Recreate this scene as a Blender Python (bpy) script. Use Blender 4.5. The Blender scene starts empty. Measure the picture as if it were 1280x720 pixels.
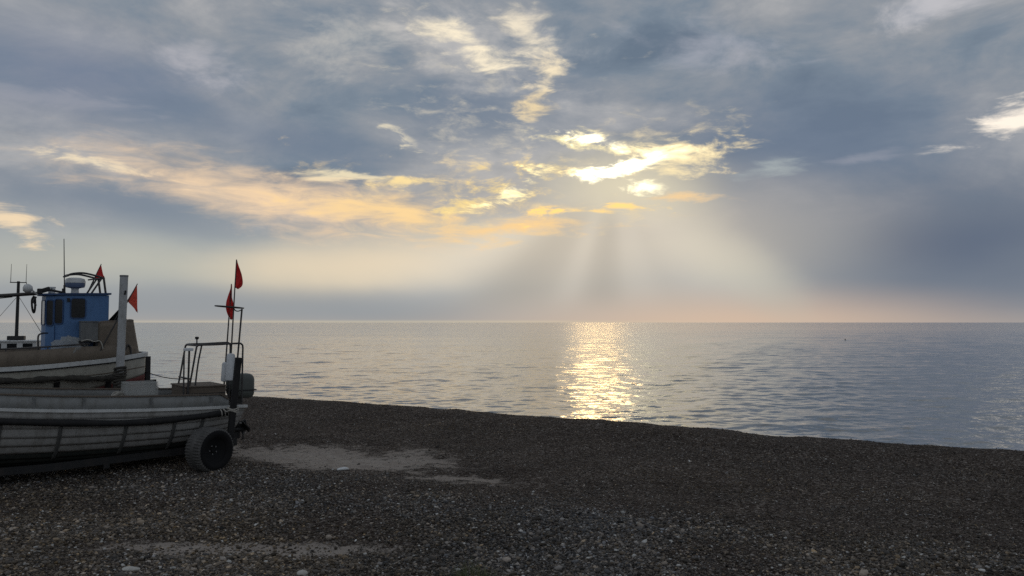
import bpy, bmesh, math, random
import numpy as np
from mathutils import Vector, Matrix
R = math.radians
scn = bpy.context.scene
col = scn.collection
random.seed(4)
rng = np.random.default_rng(11)

# ------------------------------------------------------------------ camera
EYE = 2.5
PITCH = 2.45
cam_d = bpy.data.cameras.new("camera")
cam_d.sensor_width = 36.0
cam_d.lens = 36.0 * 1005.0 / 1280.0
cam_d.clip_start = 0.05
cam_d.clip_end = 60000
cam = bpy.data.objects.new("camera", cam_d)
col.objects.link(cam)
cam.location = (0, 0, EYE)
cam.rotation_euler = (R(90 + PITCH), 0, 0)
scn.camera = cam
scn.view_settings.view_transform = 'Standard'
scn.view_settings.look = 'None'
scn.view_settings.exposure = 0.0
scn.view_settings.gamma = 1.0
scn.view_settings.use_curve_mapping = False
scn.render.engine = 'CYCLES'
scn.cycles.use_denoising = False
scn.cycles.max_bounces = 6
scn.cycles.sample_clamp_indirect = 12.0

SUN_AZ, SUN_EL = 6.0, 11.4           # degrees right of the view axis, above the horizon


# ------------------------------------------------------------------ node helpers
class G:
    """short-hand for building a node tree"""
    def __init__(self, tree):
        self.t = tree; self.n = tree.nodes; self.l = tree.links
        for x in list(self.n): self.n.remove(x)

    def node(self, typ, ins=(), **props):
        nd = self.n.new(typ)
        for k, v in props.items(): setattr(nd, k, v)
        items = ins.items() if isinstance(ins, dict) else enumerate(ins)
        for k, v in items: self.put(nd.inputs[k], v)
        return nd

    def put(self, sock, v):
        if isinstance(v, bpy.types.NodeSocket): self.l.new(v, sock)
        elif v is not None:
            if isinstance(v, (tuple, list)) and sock.type == 'RGBA' and len(v) == 3: v = (*v, 1.0)
            sock.default_value = v

    def m(self, op, a, b=None, c=None, clamp=False):
        nd = self.n.new('ShaderNodeMath'); nd.operation = op; nd.use_clamp = clamp
        for i, v in enumerate((a, b, c)):
            if v is not None: self.put(nd.inputs[i], v)
        return nd.outputs[0]

    def vm(self, op, a, b=None, scale=None, out=0):
        nd = self.n.new('ShaderNodeVectorMath'); nd.operation = op
        self.put(nd.inputs[0], a)
        if b is not None: self.put(nd.inputs[1], b)
        if scale is not None: self.put(nd.inputs['Scale'], scale)
        return nd.outputs[out]

    def noise(self, vec, scale, detail=4.0, rough=0.5, dist=0.0, dim='3D', w=None):
        nd = self.n.new('ShaderNodeTexNoise'); nd.noise_dimensions = dim
        if vec is not None: self.put(nd.inputs['Vector'], vec)
        if w is not None: self.put(nd.inputs['W'], w)
        self.put(nd.inputs['Scale'], scale); self.put(nd.inputs['Detail'], detail)
        self.put(nd.inputs['Roughness'], rough); self.put(nd.inputs['Distortion'], dist)
        return nd

    def ss(self, x, a, b, lo=0.0, hi=1.0):
        nd = self.n.new('ShaderNodeMapRange'); nd.interpolation_type = 'SMOOTHSTEP'
        for i, v in enumerate((x, a, b, lo, hi)): self.put(nd.inputs[i], v)
        return nd.outputs[0]

    def lin(self, x, a, b, lo=0.0, hi=1.0):
        nd = self.n.new('ShaderNodeMapRange'); nd.interpolation_type = 'LINEAR'
        for i, v in enumerate((x, a, b, lo, hi)): self.put(nd.inputs[i], v)
        return nd.outputs[0]

    def mix(self, f, a, b, mode='MIX'):
        nd = self.n.new('ShaderNodeMix'); nd.data_type = 'RGBA'; nd.blend_type = mode
        nd.clamp_factor = True
        self.put(nd.inputs[0], f); self.put(nd.inputs[6], a); self.put(nd.inputs[7], b)
        return nd.outputs[2]

    def ramp(self, x, stops):
        nd = self.n.new('ShaderNodeValToRGB'); self.put(nd.inputs[0], x)
        cr = nd.color_ramp
        while len(cr.elements) < len(stops): cr.elements.new(0.5)
        for e, (p, c) in zip(cr.elements, stops):
            e.position = p; e.color = (*c, 1.0) if len(c) == 3 else c
        return nd.outputs[0]

    def ell(self, P, c, s, rot=0.0):
        """normalised distance from the centre of a turned ellipse"""
        nd = self.n.new('ShaderNodeMapping'); nd.vector_type = 'TEXTURE'
        self.put(nd.inputs[0], P)
        nd.inputs['Location'].default_value = (c[0], c[1], 0)
        nd.inputs['Rotation'].default_value = (0, 0, R(rot))
        nd.inputs['Scale'].default_value = (s[0], s[1], 1)
        return self.vm('LENGTH', nd.outputs[0], out=1)


def lin_(c):
    return tuple(((v / 255) / 12.92 if v / 255 <= 0.04045 else ((v / 255 + 0.055) / 1.055) ** 2.4) for v in c)


def sky_dir(px, py):
    """azimuth and elevation in degrees of a spot of the cloudscape"""
    x = (px - 640) / 1005; v = (360 - py) / 1005; p = R(PITCH)
    y = math.cos(p) - v * math.sin(p); z = math.sin(p) + v * math.cos(p)
    return math.degrees(math.atan2(x, y)), math.degrees(math.atan2(z, math.hypot(x, y)))


# ------------------------------------------------------------------ sky
def build_sky():
    w = bpy.data.worlds.new("World"); scn.world = w; w.use_nodes = True
    g = G(w.node_tree)
    D = g.node('ShaderNodeTexCoord').outputs['Generated']
    sp = g.node('ShaderNodeSeparateXYZ', [D])
    X, Y, Z = sp.outputs
    AZ = g.m('MULTIPLY', g.m('ARCTAN2', X, Y), 180 / math.pi)
    EL = g.m('MULTIPLY', g.m('ARCSINE', Z), 180 / math.pi)
    P0 = g.node('ShaderNodeCombineXYZ', [AZ, EL, 0.0]).outputs[0]
    # direction with the vertical stretched: clouds come out long and low
    Dn = g.vm('MULTIPLY', D, (1, 1, 2.3))
    Dl = g.vm('MULTIPLY', D, (1, 1, 4.5))
    big = g.noise(Dn, 3.0, 5, 0.5, 0.2)
    mid = g.noise(g.vm('ADD', Dn, (5.2, 0.7, 1.9)), 5.5, 7, 0.58, 0.35)
    fine = g.noise(Dn, 11.0, 8, 0.62, 0.4)
    streak = g.noise(Dl, 13.0, 8, 0.62, 0.6)
    edge = g.noise(g.vm('ADD', g.vm('MULTIPLY', D, (1, 1, 2.8)), (3.1, 1.7, 0.4)), 21.0, 8, 0.62, 0.35)
    def warp(tex, ax, ay):
        v = g.vm('SUBTRACT', tex.outputs['Color'], (0.5, 0.5, 0.5))
        return g.vm('ADD', P0, g.vm('MULTIPLY', v, (ax, ay, 0)))
    Ps = warp(big, 9.0, 3.5)                     # soft
    Pw = warp(edge, 2.4, 1.5)
    Pm = warp(mid, 7.0, 3.6)                     # billowing
    # ---- cloud deck
    m1 = g.m('ADD', g.m('MULTIPLY', big.outputs[0], 0.35),
             g.m('ADD', g.m('MULTIPLY', mid.outputs[0], 0.48), g.m('MULTIPLY', fine.outputs[0], 0.17)))
    deck = g.ramp(g.lin(m1, 0.37, 0.63), [(0.0, lin_((105, 120, 137))), (0.3, lin_((123, 136, 150))),
                                        (0.58, lin_((147, 152, 159))), (1.0, lin_((182, 181, 181)))])
    nish = g.node('ShaderNodeTexSky', sky_type='NISHITA', sun_disc=False, sun_elevation=R(SUN_EL),
                  sun_rotation=R(SUN_AZ), air_density=1.0, dust_density=2.0)
    blue = g.vm('SCALE', nish.outputs[0], scale=0.1)
    deck = g.mix(g.ss(m1, 0.60, 0.75, 0.0, 0.1), deck, blue)
    # ---- hazy band under the deck
    lowc = g.ramp(g.lin(EL, 0.0, 10.0), [(0.0, lin_((172, 166, 160))), (0.10, lin_((152, 156, 159))), (0.3, lin_((158, 163, 165))),
                                       (0.55, lin_((166, 171, 170))), (1.0, lin_((150, 156, 163)))])
    c = g.mix(g.ss(g.m('ADD', EL, g.m('MULTIPLY', g.m('SUBTRACT', mid.outputs[0], 0.5), 7.0)), 9.0, 4.5, 0, 0.9), deck, lowc)

    def soft(c, px, py, hx, hy, rgb, f, rot=0, P=None, lo=1.0, hi=0.0, gain=1.0, tex=None):
        """soft bank: a smooth ellipse, pulled about by the wide noise"""
        a, e = sky_dir(px, py)
        d = g.ell(P if P is not None else Ps, (a, e), (hx / 17.5, hy / 17.5), -rot)
        k = g.ss(d, lo, hi)
        if tex is not None: k = g.m('MULTIPLY', k, tex)
        return g.mix(g.m('MULTIPLY', k, f), c, tuple(v * gain for v in lin_(rgb)))

    def hole(c, px, py, hx, hy, rgb, f=1.0, rot=0, tex=None, amp=2.2, t0=0.15, t1=0.75, gain=1.0, P=None):
        """lit hole: noise and ellipse added, then cut off: a torn outline with wisps"""
        a, e = sky_dir(px, py)
        d = g.ell(P if P is not None else Pm, (a, e), (hx / 17.5, hy / 17.5), -rot)
        n = (tex or edge).outputs[0]
        v = g.m('MULTIPLY_ADD', n, amp, g.m('SUBTRACT', 1.0 - 0.5 * amp, d))
        k = g.ss(v, t0, t1)
        return g.mix(g.m('MULTIPLY', k, f), c, tuple(x * gain for x in lin_(rgb)))

    # soft lights and banks
    c = soft(c, 100, 100, 230, 80, (118, 129, 151), 0.7)
    c = soft(c, 350, 170, 260, 45, (113, 127, 146), 0.75, 6)
    c = soft(c, 620, 130, 190, 75, (112, 127, 146), 0.75)
    c = soft(c, 150, 255, 240, 42, (122, 134, 149), 0.75, 10)
    c = soft(c, 1000, 190, 330, 120, (107, 121, 142), 0.75)
    c = soft(c, 1210, 310, 330, 130, (100, 111, 129), 1.0, 0, Ps, 1.0, 0.0)
    c = soft(c, 980, 285, 180, 70, (116, 128, 144), 0.6, 25)
    c = soft(c, 230, 335, 520, 40, (196, 194, 178), 0.62, 0, Ps)
    c = soft(c, 455, 330, 230, 52, (236, 217, 186), 0.8, -5, Ps)
    c = soft(c, 620, 300, 220, 40, (196, 192, 176), 0.7, 0, Ps)
    c = soft(c, 400, 384, 620, 34, (152, 156, 159), 0.85, 0, P0, 1.0, 0.0)
    c = soft(c, 690, 355, 170, 60, (166, 166, 162), 0.7)
    c = soft(c, 900, 404, 430, 60, (216, 188, 164), 0.85, 0, P0)
    c = soft(c, 890, 310, 170, 55, (188, 187, 174), 0.75, 35)
    # the halo of the hidden sun
    c = soft(c, 740, 300, 440, 130, (223, 209, 188), 0.68, 0, P0, 1.0, 0.0)
    c = soft(c, 780, 228, 150, 70, (255, 240, 200), 0.55, 0, P0, 1.0, 0.0)
    # ---- sunbeams fanning out under the cloud
    sa, se = sky_dir(768, 195)
    dx = g.m('SUBTRACT', AZ, sa); dy = g.m('MAXIMUM', g.m('SUBTRACT', se, EL), 0.05)
    phi = g.m('ARCTAN2', dx, dy)
    ray = g.noise(None, 1.5, 1.5, 0.45, dim='1D', w=g.m('ADD', phi, 4.2))
    far = g.m('MULTIPLY', g.ss(dy, 2.2, 6.5), g.ss(g.m('ABSOLUTE', dx), 24, 9))
    far = g.m('MULTIPLY', far, g.ss(EL, 0.2, 2.6))
    rm = g.m('MULTIPLY', g.m('SUBTRACT', ray.outputs[0], 0.5), 0.16)
    for at, wid, amt in ((-0.98, 0.26, 0.16), (-0.62, 0.26, -0.10), (-0.33, 0.16, 0.06), (-0.10, 0.22, -0.12), (0.20, 0.2, 0.05), (0.62, 0.34, 0.10), (1.05, 0.25, -0.06)):
        rm = g.m('ADD', rm, g.m('MULTIPLY', g.ss(g.m('ABSOLUTE', g.m('SUBTRACT', phi, at)), wid, 0.0), amt))
    rm = g.m('MULTIPLY', g.m('MULTIPLY', rm, far), 0.95)
    c = g.vm('SCALE', c, scale=g.m('ADD', 1.0, rm))
    # ---- lit holes and bright edges
    pale = (226, 219, 206)
    c = hole(c, 610, 150, 190, 110, (232, 220, 196), 0.6, 10, edge, 5.0, 0.5, 2.2, 1.0, Ps)
    c = hole(c, 590, 245, 260, 62, (255, 224, 166), 0.8, 0, edge, 4.5, 0.3, 2.0, 1.0, Ps)
    c = hole(c, 800, 195, 150, 60, (250, 230, 188), 0.7, -8, edge, 4.5, 0.3, 2.0, 1.0, Ps)
    c = hole(c, 440, 50, 110, 50, pale, 0.38, 0, fine, 3.0, 0.1, 1.2)
    c = hole(c, 255, 78, 80, 28, (192, 190, 196), 0.6, 8, fine, 2.6, 0.1, 1.2)
    c = hole(c, 880, 50, 130, 36, (172, 174, 184), 0.65, 6, fine, 2.6, 0.1, 1.2)
    c = hole(c, 1180, 4, 110, 26, (204, 202, 206), 0.7, 0, fine, 2.6, 0.1, 1.1)
    c = hole(c, 60, 130, 130, 16, (158, 160, 170), 0.5, 2, streak, 2.6, 0.1, 1.1)
    c = hole(c, 948, 214, 70, 16, (180, 188, 186), 0.7, -8, streak, 2.0, 0.1, 1.1)
    c = hole(c, 1060, 192, 50, 10, (150, 154, 166), 0.6, -4, streak, 2.0, 0.1, 1.1)
    c = hole(c, 590, 60, 180, 70, (206, 202, 198), 0.5, 15, fine, 3.0, 0.1, 1.2)
    c = hole(c, 588, 56, 104, 20, (255, 240, 210), 1.0, 22, edge, 3.2, 0.0, 1.35, 1.05)
    c = hole(c, 664, 42, 54, 34, (255, 240, 212), 0.85, 30, edge, 3.2, 0.0, 1.4, 1.0)
    c = hole(c, 690, 92, 26, 34, (255, 236, 200), 0.85, 0, edge, 3.4, 0.1, 1.3)
    c = hole(c, 684, 133, 40, 20, (255, 228, 176), 0.85, -12, edge, 3.4, 0.1, 1.3)
    c = hole(c, 505, 174, 62, 13, (226, 216, 192), 0.8, 32, edge, 4.0, 0.35, 1.1, 1.0, Pw)
    c = hole(c, 420, 214, 80, 14, (246, 230, 192), 0.85, 6, streak, 3.0, 0.2, 0.9)
    c = hole(c, 140, 210, 95, 12, (242, 228, 198), 0.85, 12, streak, 3.0, 0.2, 0.9)
    c = hole(c, 12, 278, 62, 19, (248, 222, 184), 0.9, 4, streak, 2.8, 0.2, 0.9)
    c = hole(c, 330, 244, 215, 36, (253, 219, 178), 0.92, 8, streak, 2.0, -0.35, 1.2)
    c = hole(c, 500, 268, 190, 20, (255, 218, 158), 0.95, 6, streak, 2.6, -0.1, 1.2)
    c = hole(c, 630, 282, 180, 16, (254, 212, 150), 0.85, -2, streak, 3.2, -0.1, 1.4)
    c = hole(c, 514, 226, 56, 12, (255, 227, 164), 0.95, 0, edge, 3.6, 0.2, 1.1, 1.0, Pw)
    c = hole(c, 626, 236, 110, 28, (255, 224, 150), 0.95, -16, edge, 4.2, 0.15, 1.2, 1.0, Pw)
    c = hole(c, 645, 234, 62, 18, (255, 240, 186), 1.0, -25, edge, 4.2, 0.2, 1.3, 2.0, Pw)
    c = hole(c, 715, 266, 130, 9, (255, 214, 130), 1.0, -2, streak, 3.8, 0.2, 1.0, 1.2, Pw)
    c = hole(c, 852, 247, 80, 7, (250, 212, 158), 0.85, 3, streak, 3.4, 0.1, 1.6, 1.0, Pw)
    c = hole(c, 830, 198, 105, 26, (255, 234, 186), 0.95, -7, edge, 3.4, 0.15, 1.0)
    c = hole(c, 735, 176, 70, 16, (255, 238, 184), 0.9, 12, edge, 3.4, 0.2, 0.95, 1.1)
    c = hole(c, 736, 174, 56, 10, (255, 246, 210), 1.0, 14, edge, 3.8, 0.3, 1.3, 2.6, Pw)
    c = hole(c, 738, 174, 58, 11, (255, 240, 196), 1.0, 14, edge, 3.2, 0.1, 1.4, 3.0, Pw)
    c = hole(c, 790, 206, 92, 15, (255, 240, 192), 1.0, -10, edge, 3.6, 0.05, 1.5, 2.6, Pw)
    c = hole(c, 776, 211, 64, 14, (255, 246, 214), 1.0, -10, edge, 2.2, 0.1, 1.3, 6.0, Pw)
    c = hole(c, 806, 233, 42, 12, (255, 242, 196), 1.0, 0, edge, 3.0, 0.1, 1.5, 3.0, Pw)
    c = hole(c, 1275, 150, 92, 24, (250, 238, 222), 1.0, -14, streak, 2.0, 0.2, 0.9, 1.1, Pw)
    # thin clear strip where the sea meets the sky
    strip = g.m('MULTIPLY', g.ss(EL, 0.24, 0.0), g.ss(g.m('ABSOLUTE', g.m('ADD', AZ, 10)), 30, 6))
    c = g.mix(g.m('MULTIPLY', strip, 0.4), c, lin_((220, 205, 170)))
    # below the horizon: dull sea-grey
    c = g.mix(g.ss(EL, -0.2, -2.0), c, lin_((80, 86, 92)))
    # unseen deck over the land raised to brighten boats and beach; overhead lowered
    c = g.vm('SCALE', c, scale=g.m('MULTIPLY', g.ss(Y, 0.55, -0.25, 1.0, 1.12), g.ss(Z, 0.42, 0.85, 1.0, 0.85)))
    bg = g.node('ShaderNodeBackground', [g.vm('SCALE', c, scale=10.0), 0.1])
    out = g.node('ShaderNodeOutputWorld', [bg.outputs[0]])
    w.cycles.sampling_method = 'MANUAL'; w.cycles.sample_map_resolution = 2048

build_sky()

sd = bpy.data.lights.new("sun", 'SUN')
sd.energy = 0.027; sd.angle = R(3.7); sd.color = (1.0, 0.64, 0.25)
sun = bpy.data.objects.new("sun", sd); col.objects.link(sun)
sun.rotation_euler = (R(90 - SUN_EL), 0, R(180 - SUN_AZ))


# ------------------------------------------------------------------ scene-building helpers
def tag(o, label=None, cat=None, group=None, kind=None):
    if label: o['label'] = label
    if cat: o['category'] = cat
    if group: o['group'] = group
    if kind: o['kind'] = kind
    return o


def np_mesh(name, V, F, smooth=True):
    """mesh from numpy arrays; F is (n,3) or (n,4)"""
    me = bpy.data.meshes.new(name)
    n, k = F.shape
    me.vertices.add(len(V)); me.vertices.foreach_set('co', np.ascontiguousarray(V, dtype=np.float32).ravel())
    me.loops.add(n * k); me.loops.foreach_set('vertex_index', np.ascontiguousarray(F, dtype=np.int32).ravel())
    me.polygons.add(n)
    me.polygons.foreach_set('loop_start', np.arange(0, n * k, k, dtype=np.int32))
    if smooth: me.polygons.foreach_set('use_smooth', np.ones(n, dtype=bool))
    me.update(calc_edges=True)
    return me


def grid_faces(nr, nc):
    i = np.arange(nr - 1)[:, None] * nc + np.arange(nc - 1)[None, :]
    return np.stack([i, i + 1, i + nc + 1, i + nc], -1).reshape(-1, 4)


def link(name, me, mat=None, parent=None):
    o = bpy.data.objects.new(name, me); col.objects.link(o)
    if mat is not None: me.materials.append(mat)
    if parent is not None: o.parent = parent
    return o


def new_mat(name):
    m = bpy.data.materials.new(name); m.use_nodes = True
    return m, G(m.node_tree)


def vnoise(x, y, seed=0):
    """smooth value noise for placing and thinning (numpy)"""
    r = np.random.default_rng(seed); T = r.random((64, 64))
    xi = np.floor(x).astype(int); yi = np.floor(y).astype(int)
    fx = x - xi; fy = y - yi; fx = fx * fx * (3 - 2 * fx); fy = fy * fy * (3 - 2 * fy)
    a = T[xi % 64, yi % 64]; b = T[(xi + 1) % 64, yi % 64]; c = T[xi % 64, (yi + 1) % 64]; d = T[(xi + 1) % 64, (yi + 1) % 64]
    return (a * (1 - fx) + b * fx) * (1 - fy) + (c * (1 - fx) + d * fx) * fy


def fbm(x, y, seed=0, oct_=4):
    s = 0; a = 1; t = 0
    for k in range(oct_):
        s = s + a * vnoise(x * 2 ** k + 7.3 * k, y * 2 ** k + 3.1 * k, seed + k); t += a; a *= 0.5
    return s / t


# ------------------------------------------------------------------ the beach
SEA_Z = -1.2
CR_P = np.array([-8.8, 26.7]); CR_D = np.array([0.863, -0.505]); CR_N = np.array([0.505, 0.863])


def crest_s(x, y):
    """metres seaward of the top of the beach; the top wanders a little"""
    u = (x - CR_P[0]) * CR_D[0] + (y - CR_P[1]) * CR_D[1]
    s = (x - CR_P[0]) * CR_N[0] + (y - CR_P[1]) * CR_N[1]
    return s - 0.35 * np.sin(u * 0.22 + 0.5) - 0.3 * (fbm(u * 0.5, u * 0 + 3.0, 91) - 0.5)


# patches of sand showing between the stones: centre, half-size, turn (degrees)
PATCHES = [((-3.5, 15.3), (2.8, 1.6), -25, 1.25), ((-1.9, 13.9), (1.0, 0.35), -25, 0.6), ((-0.75, 13.1), (1.2, 0.42), -14, 0.8),
           ((-3.0, 9.2), (2.0, 0.36), 1, 1.2), ((-1.0, 8.1), (0.42, 0.20), 0, 0.9)]


def patch_field(x, y):
    f = np.zeros_like(x)
    wx = (fbm(x * 1.1, y * 1.1, 21) - 0.5) * 1.6; wy = (fbm(x * 1.1, y * 1.1, 31) - 0.5) * 1.2
    for (cx, cy), (hx, hy), rot, k in PATCHES:
        c, s = math.cos(R(rot)), math.sin(R(rot))
        sc_ = min(1.0, hy * 1.4)
        dx = x + wx * sc_ - cx; dy = y + wy * sc_ - cy
        d = np.hypot((dx * c + dy * s) / hx, (-dx * s + dy * c) / hy)
        f = np.maximum(f, k * np.clip((1.3 - d) / 1.0, 0, 1))
    return f


def coarse_field(x, y):
    """1 where the big grey cobbles lie (nearer than a slanting line), 0 on the fine shingle"""
    t = np.clip((x + 5.1) / 10.7, -0.6, 1.6)
    yl = 14.1 - 5.2 * t + 1.6 * (fbm(x * 0.5, y * 0.5, 55) - 0.5)
    return np.clip((yl - y) / 1.6 + 0.5, 0, 1)


def beach_height(x, y):
    s = crest_s(x, y)
    h = 0.10 * (fbm(x * 0.35, y * 0.35, 5) - 0.5) + 0.075 * (fbm(x * 1.4, y * 1.4, 8) - 0.5)
    h = h * np.clip((40 - np.hypot(x, y)) / 20, 0, 1)
    # low ridges left by storms, running with the water's edge
    h = h + 0.035 * np.sin(1.25 * s + 2.2 * fbm(x * 0.22, y * 0.22, 41)) * np.clip((s + 15) / 3, 0, 1) * np.clip(-s / 2, 0, 1)
    h = h + 0.10 * np.exp(-((s + 1.2) / 1.6) ** 2) - 0.10 * np.exp(-((s + 4.5) / 2.2) ** 2)
    fall = np.where(s > 0, -(0.06 * s * s / (s + 0.6) + 0.17 * s), 0.0)
    h = h + np.maximum(fall, -4.0)
    return h - 0.03 * patch_field(x, y)


def mat_beach():
    m, g = new_mat("shingle_ground")
    P = g.node('ShaderNodeTexCoord').outputs['Object']
    sand = g.node('ShaderNodeAttribute', attribute_name='sand').outputs['Fac']
    coarse = g.node('ShaderNodeAttribute', attribute_name='coarse').outputs['Fac']
    v1 = g.node('ShaderNodeTexVoronoi', {'Vector': P, 'Scale': 26.0})
    v2 = g.node('ShaderNodeTexVoronoi', {'Vector': P, 'Scale': 55.0})
    n1 = g.noise(P, 0.6, 5, 0.6); n2 = g.noise(P, 4.0, 5, 0.65); n3 = g.noise(P, 60.0, 3, 0.6)
    h1 = g.node('ShaderNodeSeparateColor', [v1.outputs['Color']]).outputs
    h2 = g.node('ShaderNodeSeparateColor', [v2.outputs['Color']]).outputs
    stones = [(0.0, (0.016, 0.013, 0.011)), (0.35, (0.042, 0.033, 0.028)), (0.65, (0.088, 0.072, 0.062)), (0.88, (0.14, 0.125, 0.115)), (1.0, (0.30, 0.28, 0.26))]
    c1 = g.ramp(h1[0], stones); c2 = g.ramp(h2[0], stones)
    # a few pale pebbles among the dark
    c2 = g.mix(g.ss(h2[1], 0.975, 0.985), c2, (0.34, 0.33, 0.31))
    c = g.mix(g.ss(h1[2], 0.45, 0.55), c2, c1)
    tint = g.ramp(n1.outputs[0], [(0.3, (0.72, 0.68, 0.66)), (0.7, (1.25, 1.18, 1.12))])
    c = g.mix(1.0, c, tint, 'MULTIPLY')
    c = g.mix(g.ss(n2.outputs[0], 0.45, 0.7, 0, 0.5), c, (0.035, 0.026, 0.022))
    sn = g.mix(g.ss(n2.outputs[0], 0.3, 0.7), (0.37, 0.325, 0.285), (0.26, 0.22, 0.19))
    sn = g.mix(g.ss(n3.outputs[0], 0.5, 0.68, 0, 0.5), sn, (0.14, 0.12, 0.105))
    sk = g.ss(g.m('ADD', sand, g.m('ADD', g.m('MULTIPLY', g.m('SUBTRACT', n3.outputs[0], 0.5), 1.5), g.m('MULTIPLY', g.m('SUBTRACT', n2.outputs[0], 0.5), 2.6))), 0.35, 0.7)
    c = g.mix(sk, c, sn)
    hh = g.m('ADD', g.m('MULTIPLY', g.m('SUBTRACT', 1.0, v1.outputs['Distance']), 0.5), g.m('MULTIPLY', g.m('SUBTRACT', 1.0, v2.outputs['Distance']), 0.35))
    hh = g.m('MULTIPLY', hh, g.lin(sk, 0, 1, 1.0, 0.15))
    bp = g.node('ShaderNodeBump', {'Strength': 0.9, 'Distance': 0.03, 'Height': hh})
    b = g.node('ShaderNodeBsdfPrincipled', {'Base Color': c, 'Roughness': 0.95, 'Normal': bp.outputs[0], 'Specular IOR Level': 0.08})
    g.node('ShaderNodeOutputMaterial', [b.outputs[0]])
    return m


def polar(r, th):
    Rr, T = np.meshgrid(r, th, indexing='ij')
    return Rr * np.sin(T), Rr * np.cos(T)


def attr(me, name, vals):
    a = me.attributes.new(name, 'FLOAT', 'POINT'); a.data.foreach_set('value', np.ascontiguousarray(vals, dtype=np.float32))


def build_beach():
    # one sheet: dry shingle, the bank down to the water, the sea bed, and the land behind
    r = np.concatenate([[0.01, 1, 2.5, 4, 5.5], np.geomspace(6.5, 60, 560), np.geomspace(66, 30000, 40)])
    th = np.concatenate([np.linspace(-math.pi, -1.0, 60)[:-1], np.linspace(-1.0, 1.0, 520), np.linspace(1.0, math.pi, 60)[1:]])
    X, Y = polar(r, th); Z = beach_height(X, Y)
    V = np.stack([X, Y, Z], -1).reshape(-1, 3)
    me = np_mesh("beach", V, grid_faces(*X.shape)[:, ::-1])
    attr(me, 'sand', patch_field(X, Y).ravel()); attr(me, 'coarse', coarse_field(X, Y).ravel())
    tag(link("beach", me, mat_beach()), kind='structure')


build_beach()


def mat_sea():
    m, g = new_mat("sea_water")
    P = g.node('ShaderNodeTexCoord').outputs['Object']
    # small waves: slopes taken from differences of a height noise, so they do not fade with distance
    def slope(scale, stretch, amp, eps, off, detail):
        base = g.vm('ADD', g.vm('MULTIPLY', P, (scale * stretch, scale, 0)), off)
        h0 = g.noise(base, 1.0, detail, 0.55).outputs[0]
        hx = g.noise(g.vm('ADD', base, (eps, 0, 0)), 1.0, detail, 0.55).outputs[0]
        hy = g.noise(g.vm('ADD', base, (0, eps, 0)), 1.0, detail, 0.55).outputs[0]
        sx = g.m('MULTIPLY', g.m('SUBTRACT', h0, hx), amp * stretch / eps)
        sy = g.m('MULTIPLY', g.m('SUBTRACT', h0, hy), amp / eps)
        return sx, sy
    ax, ay = slope(1.3, 0.85, WAVE_A, 0.08, (0, 0, 0), 3)
    bx, by = slope(4.5, 1.0, WAVE_B, 0.1, (7, 3, 1), 2)
    # calmer and rougher lanes
    lane = g.noise(g.vm('MULTIPLY', P, (0.008, 0.03, 0)), 1.0, 3, 0.5).outputs[0]
    k = g.lin(lane, 0.3, 0.7, 0.65, 1.25)
    # livelier water away from the sheltered shore
    k = g.m('MULTIPLY', k, g.lin(g.node('ShaderNodeSeparateXYZ', [P]).outputs[1], 40, 300, 0.85, 2.0))
    v = g.node('ShaderNodeCombineXYZ', [g.m('MULTIPLY', g.m('ADD', ax, bx), k), g.m('MULTIPLY', g.m('ADD', ay, by), k), 0.0]).outputs[0]
    N = g.node('ShaderNodeNewGeometry').outputs['Normal']
    nn = g.vm('NORMALIZE', g.vm('ADD', N, v))
    b = g.node('ShaderNodeBsdfPrincipled', {'Base Color': (0.016, 0.034, 0.046, 1), 'Roughness': 0.05, 'IOR': 1.333, 'Normal': nn, 'Coat Weight': 0.65, 'Coat Roughness': 0.05, 'Coat IOR': 1.333, 'Coat Normal': nn})
    # the finest ripples, too small to draw, as a rougher share of the surface
    b2 = g.node('ShaderNodeBsdfPrincipled', {'Base Color': (0.016, 0.034, 0.046, 1), 'Roughness': 0.28, 'IOR': 1.333, 'Normal': nn, 'Coat Weight': 0.65, 'Coat Roughness': 0.2, 'Coat IOR': 1.333, 'Coat Normal': nn})
    x = g.node('ShaderNodeMixShader', [0.30, b.outputs[0], b2.outputs[0]])
    g.node('ShaderNodeOutputMaterial', [x.outputs[0]])
    return m


WAVE_A, WAVE_B = 0.072, 0.030


def build_sea():
    r = np.concatenate([np.geomspace(15, 420, 900), np.geomspace(430, 30000, 120)])
    th = np.linspace(-1.35, 1.35, 1100)
    X, Y = polar(r, th)
    H = np.zeros_like(X); dr = np.gradient(r)[:, None]
    w = np.random.default_rng(3)
    for k in range(46):
        lam = 0.5 * (9.0 / 0.5) ** w.random()
        a = R(w.normal(0, 38)) + R(-8)                       # travelling towards the shore
        kx, ky = math.sin(a) * 2 * math.pi / lam, math.cos(a) * 2 * math.pi / lam
        amp = 0.0030 * lam ** 0.48
        fade = np.clip((lam / dr - 3.0) / 3.0, 0, 1)
        ph = kx * X + ky * Y + w.random() * 6.28 + 1.2 * np.sin(0.06 * X + w.random() * 6) * min(1, 3 / lam)
        s = np.sin(ph)
        H += amp * fade * (s + 0.25 * np.cos(2 * ph))
    # groups of waves
    env = 0.55 + 0.9 * fbm(X * 0.05, Y * 0.09, 77, 3)
    Z = SEA_Z + H * env
    V = np.stack([X, Y, Z], -1).reshape(-1, 3)
    me = np_mesh("sea", V, grid_faces(*X.shape)[:, ::-1])
    tag(link("sea", me, mat_sea()), kind='structure')


build_sea()


# ------------------------------------------------------------------ stones
def ico():
    bm = bmesh.new(); bmesh.ops.create_icosphere(bm, subdivisions=1, radius=1.0)
    v = np.array([x.co[:] for x in bm.verts]); f = np.array([[q.index for q in x.verts] for x in bm.faces]); bm.free()
    return v, f


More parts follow.
